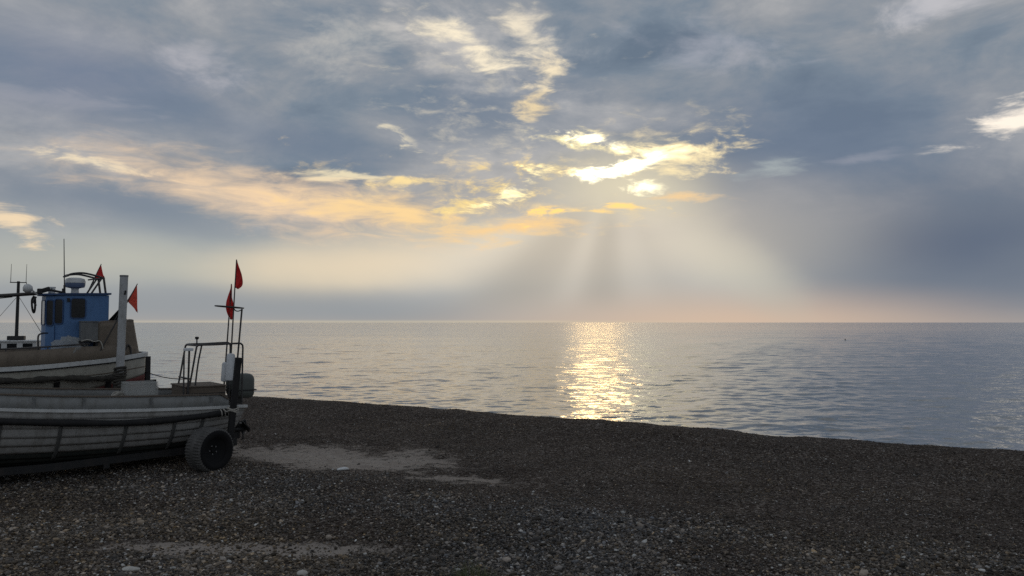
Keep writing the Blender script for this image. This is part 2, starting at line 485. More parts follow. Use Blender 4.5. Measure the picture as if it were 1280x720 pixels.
def mat_pebble():
    m, g = new_mat("pebble_stone")
    a = g.node('ShaderNodeAttribute', attribute_name='tone')
    P = g.node('ShaderNodeTexCoord').outputs['Object']
    n = g.noise(P, 90.0, 4, 0.6).outputs[0]
    c = g.mix(1.0, a.outputs['Color'], g.ramp(n, [(0.3, (0.7, 0.7, 0.7)), (0.7, (1.25, 1.25, 1.25))]), 'MULTIPLY')
    b = g.node('ShaderNodeBsdfPrincipled', {'Base Color': c, 'Roughness': 0.65, 'Specular IOR Level': 0.2})
    g.node('ShaderNodeOutputMaterial', [b.outputs[0]])
    return m


def build_pebbles():
    w = np.random.default_rng(8)
    n = 1150000
    y = 6.2 + (30.0 - 6.2) * w.random(n) ** 1.7
    x = (w.random(n) * 2 - 1) * (0.74 * y + 0.6)
    cf = coarse_field(x, y); pf = patch_field(x, y)
    clump = fbm(x * 0.9, y * 0.9, 12)
    keep = (w.random(n) < np.minimum(1, (0.42 + 0.58 * cf) * (1 - 0.82 * np.clip(pf * 1.5 + 1.2 * (fbm(x * 3, y * 3, 17) - 0.5) * (pf > 0), 0, 1)) * np.clip(0.25 + 1.5 * (clump - 0.22), 0.2, 1) * 0.8)) & (crest_s(x, y) < 0.6) & (crest_s(x, y) > -24)
    x, y, cf, clump = x[keep], y[keep], cf[keep], clump[keep]
    n = len(x)
    size = np.exp(w.normal(-4.70, 0.42, n)) * (0.66 + 0.40 * cf) * (0.8 + 0.4 * clump)
    size = np.clip(size, 0.0055, 0.05)
    z = beach_height(x, y)
    base, F = ico(); nv = len(base)
    # five lumpy shapes
    shapes = np.stack([base * (1 + 0.22 * w.normal(0, 1, (nv, 1))) for _ in range(9)])
    k = w.integers(0, 9, n)
    V = shapes[k]                                              # n,nv,3
    sc_ = np.stack([size * w.uniform(0.9, 1.5, n), size * w.uniform(0.75, 1.1, n), size * w.uniform(0.4, 0.75, n)], -1)
    V = V * sc_[:, None, :]
    tilt = w.normal(0, 0.3, n); ct, st = np.cos(tilt), np.sin(tilt)
    vx = V[..., 0] * ct[:, None] + V[..., 2] * st[:, None]; vz = -V[..., 0] * st[:, None] + V[..., 2] * ct[:, None]
    ya = w.uniform(0, 6.28, n); cy, sy = np.cos(ya)[:, None], np.sin(ya)[:, None]
    X = vx * cy - V[..., 1] * sy + x[:, None]; Yy = vx * sy + V[..., 1] * cy + y[:, None]
    Z = vz + (z + sc_[:, 2] * w.uniform(0.2, 0.85, n))[:, None]
    VV = np.stack([X, Yy, Z], -1).reshape(-1, 3)
    FF = (F[None] + (np.arange(n) * nv)[:, None, None]).reshape(-1, 3)
    me = np_mesh("pebbles", VV, FF)
    # each stone has its own colour
    u = w.random(n); g0 = np.exp(w.normal(-2.56, 0.66, n)); g0 = np.clip(g0, 0.015, 0.30)
    zone = fbm(x * 0.3, y * 0.45, 63) - 0.5; g0 *= 1 + 0.9 * (fbm(x * 0.6, y * 0.9, 64) - 0.5) + 0.22 * cf
    warm = w.normal(0.10, 0.08, n) + 0.42 * zone - 0.05 * cf; warm[w.random(n) < 0.15] += 0.16
    c = np.stack([g0 * (1.08 + warm), g0 * (0.97 + 0.2 * warm), g0 * (0.88 - 0.7 * warm)], -1)
    pale = u < 0.026
    c[pale] = np.array([0.42, 0.41, 0.39]) * w.uniform(0.6, 1.5, (pale.sum(), 1))
    C4 = np.concatenate([np.clip(c, 0.008, 0.7), np.ones((n, 1))], -1)
    C4 = np.repeat(C4, nv, axis=0)
    a = me.attributes.new('tone', 'FLOAT_COLOR', 'POINT'); a.data.foreach_set('color', C4.astype(np.float32).ravel())
    o = link("pebbles", me, mat_pebble())
    tag(o, "loose grey and brown pebbles strewn over the beach", "pebbles", kind='stuff')
    print("pebbles", n)


build_pebbles()


# ------------------------------------------------------------------ mesh helpers for built things
def empty(name, loc, rotz=0.0):
    o = bpy.data.objects.new(name, None); o.empty_display_size = 0.3
    o.location = loc; o.rotation_euler = (0, 0, rotz); col.objects.link(o)
    return o


def box(bm, c, s, rot=None, bev=0.0):
    M = Matrix.Translation(c) @ (rot.to_4x4() if rot is not None else Matrix.Identity(4)) @ Matrix.Diagonal((*s, 1))
    r = bmesh.ops.create_cube(bm, size=1.0, matrix=M)
    if bev > 0:
        es = {e for v in r['verts'] for e in v.link_edges}
        bmesh.ops.bevel(bm, geom=list(es), offset=bev, segments=2, affect='EDGES', profile=0.6)


def frames(pts):
    """tangent frames carried along a line of points"""
    P = [Vector(p) for p in pts]; T = []
    for i in range(len(P)):
        a = P[max(i - 1, 0)]; b = P[min(i + 1, len(P) - 1)]
        T.append((b - a).normalized())
    up = Vector((0, 0, 1)) if abs(T[0].z) < 0.9 else Vector((1, 0, 0))
    n = T[0].cross(up).normalized(); out = []
    for i, t in enumerate(T):
        n = (n - t * n.dot(t)).normalized()
        out.append((P[i], t, n, t.cross(n).normalized()))
    return out


def tube(bm, pts, r, seg=8, closed=False, cap=True, flat=1.0):
    rr = r if isinstance(r, (list, tuple)) else [r] * len(pts)
    rings = []
    for (p, t, n, b), q in zip(frames(pts), rr):
        rings.append([bm.verts.new(p + n * math.cos(2 * math.pi * k / seg) * q + b * math.sin(2 * math.pi * k / seg) * q * flat) for k in range(seg)])
    m = len(rings)
    for i in range(m if closed else m - 1):
        a, b = rings[i], rings[(i + 1) % m]
        for k in range(seg):
            bm.faces.new((a[k], a[(k + 1) % seg], b[(k + 1) % seg], b[k]))
    if cap and not closed:
        bm.faces.new(rings[0][::-1]); bm.faces.new(rings[-1])


def bar(bm, pts, w, h, cap=True):
    """rectangular section carried along pts: w sideways, h upwards"""
    rings = []
    P = [Vector(p) for p in pts]
    for i in range(len(P)):
        t = (P[min(i + 1, len(P) - 1)] - P[max(i - 1, 0)]).normalized()
        s = t.cross(Vector((0, 0, 1))).normalized(); u = s.cross(t).normalized()
        rings.append([bm.verts.new(P[i] + s * a * w / 2 + u * b * h / 2) for a, b in ((-1, -1), (1, -1), (1, 1), (-1, 1))])
    for i in range(len(rings) - 1):
        a, b = rings[i], rings[i + 1]
        for k in range(4): bm.faces.new((a[k], a[(k + 1) % 4], b[(k + 1) % 4], b[k]))
    if cap: bm.faces.new(rings[0][::-1]); bm.faces.new(rings[-1])


def lathe(bm, prof, seg=24, M=Matrix.Identity(4)):
    """prof: list of (radius, height) round the z axis"""
    rings = []
    for r, z in prof:
        rings.append([bm.verts.new(M @ Vector((r * math.cos(2 * math.pi * k / seg), r * math.sin(2 * math.pi * k / seg), z))) for k in range(seg)])
    for a, b in zip(rings, rings[1:]):
        for k in range(seg): bm.faces.new((a[k], a[(k + 1) % seg], b[(k + 1) % seg], b[k]))
    if prof[0][0] > 1e-4: bm.faces.new(rings[0][::-1])
    if prof[-1][0] > 1e-4: bm.faces.new(rings[-1])
    bmesh.ops.remove_doubles(bm, verts=bm.verts, dist=1e-5)


def smooth_pts(pts, n=6):
    """Catmull-Rom through pts"""
    P = [Vector(p) for p in pts]; Q = [P[0] * 2 - P[1]] + P + [P[-1] * 2 - P[-2]]; out = []
    for i in range(1, len(Q) - 2):
        for k in range(n):
            t = k / n; a, b, c, d = Q[i - 1], Q[i], Q[i + 1], Q[i + 2]
            out.append(0.5 * ((2 * b) + (c - a) * t + (2 * a - 5 * b + 4 * c - d) * t * t + (3 * b - a - 3 * c + d) * t ** 3))
    out.append(P[-1]); return out


def make(name, bm, mat, parent=None, smooth=False, angle=40, solid=None):
    bmesh.ops.recalc_face_normals(bm, faces=bm.faces)
    me = bpy.data.meshes.new(name); bm.to_mesh(me); bm.free()
    if smooth:
        for p in me.polygons: p.use_smooth = True
        me.set_sharp_from_angle(angle=R(angle))
    o = link(name, me, mat, parent)
    if solid:
        md = o.modifiers.new("thickness", 'SOLIDIFY'); md.thickness = solid; md.offset = 0
    return o


def B(): return bmesh.new()


def interp(xs, ys):
    xs = np.array(xs, float); ys = np.array(ys, float)
    # smooth (cosine-free) cubic through the points
    d = np.gradient(ys, xs)
    def f(x):
        x = min(max(x, xs[0]), xs[-1]); i = min(int(np.searchsorted(xs, x, side='right')) - 1, len(xs) - 2)
        h = xs[i + 1] - xs[i]; t = (x - xs[i]) / h
        return float((2 * t ** 3 - 3 * t ** 2 + 1) * ys[i] + (t ** 3 - 2 * t ** 2 + t) * h * d[i] + (-2 * t ** 3 + 3 * t ** 2) * ys[i + 1] + (t ** 3 - t ** 2) * h * d[i + 1])
    return f


# ------------------------------------------------------------------ materials of the boats
def paint(name, rgb, rough=0.55, dirt=0.5, dirt_rgb=None, metal=0.0, spec=0.35, scale=3.0, stretch=(1, 1, 0.35)):
    m, g = new_mat(name)
    P = g.node('ShaderNodeTexCoord').outputs['Object']
    n1 = g.noise(g.vm('MULTIPLY', P, stretch), scale * 2, 6, 0.65, 0.4).outputs[0]
    n2 = g.noise(P, scale * 9, 5, 0.6).outputs[0]
    dk = dirt_rgb or tuple(v * 0.42 + 0.004 for v in rgb)
    f = g.m('MULTIPLY', g.ss(g.m('ADD', g.m('MULTIPLY', n1, 0.65), g.m('MULTIPLY', n2, 0.35)), 0.42, 0.68), dirt)
    c = g.mix(f, rgb, dk)
    bp = g.node('ShaderNodeBump', {'Strength': 0.25, 'Distance': 0.004, 'Height': n2})
    b = g.node('ShaderNodeBsdfPrincipled', {'Base Color': c, 'Roughness': g.lin(n1, 0.2, 0.8, rough - 0.1, min(1, rough + 0.15)), 'Metallic': metal,
                                            'Specular IOR Level': spec, 'Normal': bp.outputs[0]})
    g.node('ShaderNodeOutputMaterial', [b.outputs[0]])
    return m


def cloth_mat(name, rgb):
    m, g = new_mat(name)
    P = g.node('ShaderNodeTexCoord').outputs['Object']
    n = g.noise(P, 14, 4, 0.6).outputs[0]
    c = g.mix(g.ss(n, 0.35, 0.7, 0, 0.5), rgb, tuple(v * 0.6 for v in rgb))
    d = g.node('ShaderNodeBsdfDiffuse', [c]); t = g.node('ShaderNodeBsdfTranslucent', [c])
    x = g.node('ShaderNodeMixShader', [0.6, d.outputs[0], t.outputs[0]])
    g.node('ShaderNodeOutputMaterial', [x.outputs[0]])
    return m


def milky_mat(name, rgb, clear=0.35):
    """thin cloudy plastic"""
    m, g = new_mat(name)
    d = g.node('ShaderNodeBsdfPrincipled', {'Base Color': rgb, 'Roughness': 0.4})
    t = g.node('ShaderNodeBsdfTranslucent', [rgb]); tr = g.node('ShaderNodeBsdfTransparent')
    a = g.node('ShaderNodeMixShader', [0.5, d.outputs[0], t.outputs[0]])
    x = g.node('ShaderNodeMixShader', [clear, a.outputs[0], tr.outputs[0]])
    g.node('ShaderNodeOutputMaterial', [x.outputs[0]])
    return m


M = {}
M['white_hull'] = paint("weathered_white_paint", (0.35, 0.345, 0.335), 0.5, 0.7, (0.17, 0.16, 0.145))
M['cream_hull'] = paint("cream_paint", (0.42, 0.405, 0.355), 0.5, 0.5, (0.22, 0.20, 0.165))
M['white'] = paint("white_paint", (0.62, 0.63, 0.63), 0.45, 0.4, (0.33, 0.32, 0.30))
M['pale_strake'] = paint("pale_grey_paint", (0.56, 0.57, 0.565), 0.5, 0.45, (0.30, 0.29, 0.28))
M['antifoul'] = paint("dark_bottom_paint", (0.035, 0.042, 0.040), 0.7, 0.5, (0.09, 0.085, 0.07))
M['red_bottom'] = paint("dull_red_bottom_paint", (0.13, 0.032, 0.028), 0.7, 0.5)
M['black_rubber'] = paint("black_rubber", (0.018, 0.018, 0.019), 0.75, 0.5, (0.045, 0.042, 0.04), spec=0.2)
M['tyre'] = paint("skylit_tread_rubber", (0.075, 0.073, 0.071), 0.9, 0.7, (0.15, 0.145, 0.14), spec=0.2)  # tread rubber, paler than the side walls to carry light from the sky
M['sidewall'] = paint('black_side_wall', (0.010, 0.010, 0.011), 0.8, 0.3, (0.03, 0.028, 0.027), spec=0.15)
M['black_steel'] = paint("black_painted_steel", (0.016, 0.017, 0.019), 0.5, 0.5, (0.05, 0.04, 0.035))
M['grey_steel'] = paint("dull_grey_steel", (0.20, 0.205, 0.21), 0.45, 0.5, (0.11, 0.08, 0.06), metal=0.5)
M['pipe'] = paint("dark_pipe", (0.06, 0.06, 0.062), 0.45, 0.5, (0.10, 0.07, 0.05), metal=0.4)
M['blue'] = paint("blue_wheelhouse_paint", (0.085, 0.185, 0.38), 0.45, 0.45, (0.05, 0.10, 0.21))
M['brown'] = paint("brown_painted_board", (0.16, 0.13, 0.10), 0.65, 0.6, (0.08, 0.062, 0.048))
M['wood'] = paint("weathered_wood", (0.135, 0.108, 0.085), 0.8, 0.7, (0.07, 0.056, 0.046), stretch=(0.2, 4, 4))
M['grey_box'] = paint("grey_paint", (0.16, 0.165, 0.165), 0.6, 0.6)
M['cowl'] = paint("grey_green_cowling", (0.085, 0.094, 0.087), 0.4, 0.4)
M['dark_glass'] = paint("dark_window_glass", (0.010, 0.012, 0.015), 0.12, 0.0, spec=0.3)
M['float'] = paint("white_plastic_float", (0.66, 0.68, 0.70), 0.4, 0.35)
M['rope'] = paint("dark_tarred_rope", (0.035, 0.032, 0.028), 0.9, 0.6, (0.10, 0.09, 0.075))
M['pale_rope'] = paint("pale_rope", (0.42, 0.40, 0.36), 0.9, 0.6)
M['red_flag'] = cloth_mat("red_flag_cloth", (0.85, 0.12, 0.12))
M['coral_flag'] = cloth_mat("faded_red_flag_cloth", (0.92, 0.25, 0.18))
M['dark_flag'] = cloth_mat("black_flag_cloth", (0.022, 0.023, 0.026))
M['milky'] = milky_mat("cloudy_plastic", (0.50, 0.51, 0.50), 0.62)
M['film'] = milky_mat("clear_plastic_film", (0.55, 0.57, 0.57), 0.45)
M['stone'] = paint("pale_stone", (0.50, 0.48, 0.44), 0.8, 0.4, scale=12)


# ------------------------------------------------------------------ hull
def make_hull(bm_up, bm_low, sta, half, sheer, keel, split, strakes=9, lap=0.014, fine=3, rake=None, bilge=0.8, keelw=0.04, u_shift=None):
    """planked hull: strakes overlap like clapboards. split(u) is the height where the bottom paint starts."""
    def pt(u, t, side, out=0.0):
        b = half(u); k = keel(u); d = sheer(u) - k
        v = keelw + max(b - keelw, 0) * math.sin(t * math.pi / 2) ** bilge + out
        w = k + d * (1 - math.cos(t * math.pi / 2)) ** 0.92
        uu = u + (u_shift(u, w) if u_shift else 0)
        return Vector((uu, side * v, w))
    for side in (1, -1):
        for s in range(strakes):
            t0, t1 = s / strakes, (s + 1) / strakes
            low = (t0 + 0.5 / strakes) < split
            bm = bm_low if low else bm_up
            rows = []
            for u in sta:
                ll = lap * min(1.0, half(u) / 0.3)
                rows.append([bm.verts.new(pt(u, t0 + (t1 - t0) * q / fine, side, ll * (1 - q / fine))) for q in range(fine + 1)] +
                            [bm.verts.new(pt(u, t1, side, -0.005))])
            for a, b in zip(rows, rows[1:]):
                for q in range(fine + 1):
                    bm.faces.new((a[q], a[q + 1], b[q + 1], b[q]))
    return pt


# ------------------------------------------------------------------ the white open boat
ANG = R(216.87)
AX, AY = -5.24, 15.1


def boat_a():
    root = empty("fishing_boat", (AX, AY, 0), ANG)
    tag(root, "white open wooden boat on the trailer nearest the camera, planked hull with black fender hose", "boat")
    half = interp([0, 0.5, 1.2, 2.2, 3.4, 4.5, 5.4, 6.0, 6.35], [0.74, 0.83, 0.92, 0.97, 0.95, 0.80, 0.52, 0.24, 0.03])
    sheer = interp([0, 1, 2, 3, 3.75, 5, 6.35], [1.015, 1.045, 1.085, 1.145, 1.21, 1.34, 1.55])
    keel = interp([0, 0.3, 0.8, 1.8, 3.6, 5, 6.0, 6.35], [0.43, 0.34, 0.25, 0.21, 0.23, 0.30, 0.50, 0.75])
    shift = lambda u, w: 0.20 * max(0, 1 - u / 1.2) * max(0, (1.02 - w) / 0.6) ** 1.2
    sta = list(np.linspace(0, 6.35, 44))
    up, low = B(), B()
    pt = make_hull(up, low, sta, half, sheer, keel, 0.45, 9, 0.007, 3, u_shift=shift)
    hull = make("hull", up, M['white_hull'], root, True, 30, 0.016)
    make("bottom", low, M['antifoul'], root, True, 30, 0.016)  # bottom paint, its dark tone also holding the shade on the lower strakes
    # transom
    bm = B(); ring = [bm.verts.new(pt(0.0, t, 1, -0.006)) for t in np.linspace(0, 1, 14)] + [bm.verts.new(pt(0.0, t, -1, -0.006)) for t in np.linspace(1, 0, 14)]
    bm.faces.new(ring); make("transom", bm, M['white_hull'], root, False, 30, 0.03)
    # keel timber
    bm = B(); bar(bm, [(u + shift(u, keel(u)), 0, keel(u) - 0.03) for u in np.linspace(0.02, 6.2, 24)], 0.07, 0.10); make("keel", bm, M['antifoul'], root)
    # bulwark plank above the rubbing strake
    bm = B(); us = np.linspace(0.30, 6.30, 40)
    bul = lambda u: 0.20 * min(1, ((u - 0.24) / 0.16)) ** 0.6 if u < 0.40 else 0.20
    for side in (1, -1):
        rows = [[bm.verts.new((u, side * (half(u) - 0.012 - 0.10 * q * min(1, max(0, (half(u) - .05) / .2)) * 0.35), sheer(u) + 0.005 + bul(u) * q)) for q in (0, 0.5, 1)] for u in us]
        for a, b in zip(rows, rows[1:]):
            for q in range(2): bm.faces.new((a[q], a[q + 1], b[q + 1], b[q]))
    make("bulwark", bm, M['grey_box2'], root, True, 40, 0.022)
    bm = B()
    for side in (1, -1):
        bar(bm, [(u, side * (half(u) - 0.047), sheer(u) + 0.012 + bul(u)) for u in us], 0.05, 0.022)
    make("cap_rail", bm, M['wood'], root)
    for u in (0.62, 1.62, 2.62, 3.3, 4.4):                                     # seams of the bulwark boards
        for side in (1, -1):
            bm = B(); box(bm, (u, side * (half(u) - 0.016), sheer(u) + 0.10), (0.035, 0.03, 0.17)); make("bulwark_cleat", bm, M['grey_box'], root)
    # rubbing strake, pale and proud of the side
    for side in (1, -1):
        bm = B(); bar(bm, [(u, side * (half(u) + 0.022), sheer(u) - 0.012) for u in np.linspace(-0.03, 6.32, 46)], 0.062, 0.045)
        make("rubbing_strake", bm, M['pale_strake'], root, True, 30)
    # black fender hose lashed along the side
    f = interp([0.30, 0.95, 1.91, 2.88, 3.73, 5.0, 6.0], [0.925, 0.885, 0.872, 0.94, 1.02, 1.16, 1.32])
    for side in (1, -1):
        bm = B(); us = np.linspace(0.30, 6.0, 40)
        tube(bm, [(u, side * (half(u) + 0.052), f(u)) for u in us], [0.052 + 0.004 * math.sin(5 * u) for u in us], 12)
        fo = make("fender_hose", bm, M['black_rubber'], root, True)
        bm = B()
        for uu in (0.34, 0.40, 0.46):
            tube(bm, [(uu + 0.01 * math.cos(k), side * (half(uu) + 0.052 + 0.062 * math.sin(k)), f(uu) + 0.062 * math.cos(k)) for k in np.linspace(0, 6.28, 14)], 0.010, 6)
        make("lashing", bm, M['pale_rope'], fo, True)
    # dark rubbing strips following the frames
    for uu in (0.72, 1.22, 1.98, 2.92, 3.72, 4.6):
        for side in (1, -1):
            bm = B(); rows = []
            for t in np.linspace(0.30, 0.93, 16):
                a = pt(uu - 0.026 + 0.10 * (0.9 - t), t, side, 0.022); b = pt(uu + 0.026 + 0.10 * (0.9 - t), t, side, 0.022)
                if a.z > f(uu) - 0.02: break
                rows.append((bm.verts.new(a), bm.verts.new(b)))
            for a, b in zip(rows, rows[1:]): bm.faces.new((a[0], a[1], b[1], b[0]))
            make("rubbing_strip", bm, M['strap'], root, True, 40, 0.016)
    # inside
    bm = B(); rows = []
    for u in np.linspace(0.12, 6.0, 24):
        h = max(half(u) * 0.78 - 0.03, 0.02); rows.append((bm.verts.new((u, -h, 0.60 + 0.03 * max(0, u - 4))), bm.verts.new((u, h, 0.60 + 0.03 * max(0, u - 4)))))
    for a, b in zip(rows, rows[1:]): bm.faces.new((a[0], a[1], b[1], b[0]))
    make("floorboards", bm, M['wood'], root, False, 40, 0.03)
    for u in (1.75, 3.2, 4.6):
        bm = B(); box(bm, (u, 0, 1.03), (0.26 if u > 2 else 0.72, 2 * half(u) - 0.10, 0.035), None, 0.006); make("thwart", bm, M['wood'], root)
    # wooden locker in the stern
    bm = B()
    box(bm, (0.605, 0.0, 0.985), (0.69, 0.96, 0.74), None, 0.006)
    lk = make("stern_locker", bm, M['wood'], root)
    bm = B()
    for z in (0.86, 1.05, 1.24):
        box(bm, (0.60, 0.482, z), (0.66, 0.008, 0.012))
    make("plank_seam", bm, M['black_steel'], lk)
    bm = B(); box(bm, (0.605, 0, 1.366), (0.72, 1.0, 0.022), None, 0.004); make("lid", bm, M['wood'], lk)
    # tubular gallows over the stern
    def gal(v):
        return smooth_pts([(0.86, v, 1.37), (0.82, v, 1.60), (0.755, v, 2.02), (0.735, v, 2.075), (0.69, v, 2.095), (0.4, v, 2.10), (0.02, v, 2.115), (-0.05, v, 2.10), (-0.075, v, 2.05), (-0.075, v, 1.85), (-0.07, v, 1.0)], 5)
    bm = B(); tube(bm, gal(0.36), 0.017, 8); tube(bm, gal(-0.36), 0.017, 8)
    tube(bm, [(0.855, -0.36, 1.50), (0.855, 0.36, 1.50)], 0.014, 8)
    tube(bm, [(0.73, -0.36, 2.085), (0.73, 0.36, 2.085)], 0.015, 8)
    tube(bm, smooth_pts([(0.76, 0.36, 1.37), (0.72, 0.36, 1.75), (0.66, 0.36, 2.09)], 4), 0.015, 8)
    gl = make("gallows", bm, M['pipe'], root, True)
    bm = B(); lathe(bm, [(0.012, 0), (0.012, 0.10), (0.034, 0.115), (0.034, 0.15), (0.0, 0.155)], 12, Matrix.Translation((0.70, 0.20, 2.09)))
    make("stern_light", bm, M['black_steel'], gl, True)
    # rod posts with a flat lamp
    bm = B(); tube(bm, [(1.0, 0.52, 1.02), (1.0, 0.52, 1.97)], 0.014, 8); tube(bm, [(0.93, 0.52, 1.02), (0.915, 0.52, 2.0)], 0.018, 8)
    ps = make("lamp_post", bm, M['pipe'], root, True)
    bm = B(); box(bm, (0.93, 0.52, 2.025), (0.15, 0.10, 0.05), None, 0.008); make("lamp", bm, M['float'], ps)
    # outboard motor
    bm = B()
    box(bm, (-0.09, 0, 0.98), (0.16, 0.22, 0.30), None, 0.02); box(bm, (-0.08, 0, 0.73), (0.14, 0.07, 0.36), None, 0.015)
    box(bm, (-0.03, 0, 1.02), (0.06, 0.26, 0.22), None, 0.01)
    box(bm, (-0.10, 0, 0.605), (0.24, 0.16, 0.018), None, 0.004)
    lathe(bm, [(0.012, -0.20), (0.045, -0.12), (0.055, 0.05), (0.045, 0.16), (0.03, 0.2)], 14, Matrix.Translation((-0.10, 0, 0.50)) @ Matrix.Rotation(R(-90), 4, 'Y'))
    box(bm, (-0.09, 0, 0.40), (0.14, 0.016, 0.14))
    ob = make("outboard_motor", bm, M['black_steel'], root, True, 30)
    bm = B(); bmesh.ops.create_cube(bm, size=1.0, matrix=Matrix.Translation((-0.155, 0, 1.32)) @ Matrix.Diagonal((0.52, 0.42, 0.44, 1)))
    for v in bm.verts:
        if v.co.z > 1.4: v.co.y *= 0.86; v.co.x = -0.155 + (v.co.x + 0.155) * 0.93
        else: v.co.x = -0.155 + (v.co.x + 0.155) * 0.88
        if v.co.z < 1.3 and v.co.x < -0.2: v.co.z -= 0.03
    bmesh.ops.bevel(bm, geom=list(bm.edges), offset=0.115, segments=5, affect='EDGES', profile=0.5)
    cw = make("cowling", bm, M['cowl'], ob, True)
    bm = B(); bmesh.ops.create_cube(bm, size=1.0, matrix=Matrix.Translation((-0.155, 0, 1.235)) @ Matrix.Diagonal((0.487, 0.417, 0.022, 1))); make("cowling_seam", bm, M['black_steel'], ob)
    bm = B()
    for k in range(3):
        a = k * 2.094 + 0.4; rows = []
        for q in np.linspace(0.04, 0.20, 7):
            w_ = 0.105 * math.sin(min(1, (q - 0.02) / 0.09) * 1.5) * (1 - 0.5 * max(0, (q - 0.12) / 0.08) ** 2)
            c_, s_ = math.cos(a), math.sin(a)
            rows.append([bm.verts.new((-0.235 + e * 0.05, q * c_ - e * w_ * s_, 0.50 + q * s_ + e * w_ * c_)) for e in (-1, 0, 1)])
        for x, y in zip(rows, rows[1:]):
            for e in range(2): bm.faces.new((x[e], x[e + 1], y[e + 1], y[e]))
    make("propeller", bm, M['black_steel'], ob, True, 60, 0.012)
    return half, sheer


M['strap'] = paint('grey_strip', (0.10, 0.10, 0.097), 0.7, 0.6)
M['grey_box2'] = paint("grey_white_paint", (0.21, 0.215, 0.213), 0.55, 0.6, (0.12, 0.115, 0.10))
boat_a()


def tyre_bm(R0, W, lugs=44):
    bm = B(); prof = []
    # cross-section: (offset along the axle, radius)
    sec = [(-0.42, 0.56), (-0.50, 0.66), (-0.52, 0.78), (-0.49, 0.88), (-0.44, 0.945), (-0.36, 0.965), (-0.12, 0.975), (0.12, 0.975), (0.36, 0.965), (0.44, 0.945), (0.49, 0.88), (0.52, 0.78), (0.50, 0.66), (0.42, 0.56)]
    seg = lugs * 4; rings = []
    for k in range(seg):
        a = 2 * math.pi * k / seg; ring = []
        for j, (x, r) in enumerate(sec):
            r_ = r
            if 3 <= j <= 10:
                ph = (k + (2 if j >= 7 else 0)) % 4
                if j in (3, 4, 5, 8, 9, 10): r_ += (0.022 if ph < 2 else -0.012) * (0.6 if j in (3, 10) else 1)
                else: r_ += 0.02 if ph < 2 else 0.0
            ring.append(bm.verts.new((math.cos(a) * r_ * R0, x * W, math.sin(a) * r_ * R0)))
        rings.append(ring)
    for i in range(seg):
        a, b = rings[i], rings[(i + 1) % seg]
        for j in range(len(sec) - 1): bm.faces.new((a[j], a[j + 1], b[j + 1], b[j]))
    return bm


def add_wheel(parent, p, yaw, R0, W, rim_mat):
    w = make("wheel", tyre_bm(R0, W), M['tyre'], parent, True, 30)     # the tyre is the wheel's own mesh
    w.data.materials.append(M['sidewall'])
    for p_ in w.data.polygons:                                         # smooth black side walls; the tread's skylight is painted into its grey
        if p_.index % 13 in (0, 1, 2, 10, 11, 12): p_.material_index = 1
    w.location = p; w.rotation_euler = (0, R(7), yaw)
    bm = B()
    lathe(bm, [(0.0, 0.26), (0.10, 0.26), (0.12, 0.20), (0.30, 0.26), (0.44, 0.30), (0.56, 0.40), (0.60, 0.40), (0.60, -0.22), (0.5, -0.2), (0.0, -0.2)], 32,
          Matrix.Diagonal((R0, 1, R0, 1)) @ Matrix.Rotation(R(-90), 4, 'X') @ Matrix.Diagonal((1, 1, W, 1)))
    rm = make("rim", bm, rim_mat, w, True, 30)
    for k in range(5):
        a = k * 2 * math.pi / 5; bm = B()
        lathe(bm, [(0.012, 0), (0.012, 0.02)], 6, Matrix.Translation((math.cos(a) * 0.19 * R0 , W * 0.20, math.sin(a) * 0.19 * R0)) @ Matrix.Rotation(R(-90), 4, 'X'))
        make("wheel_nut", bm, M['grey_steel'], w)
    return w


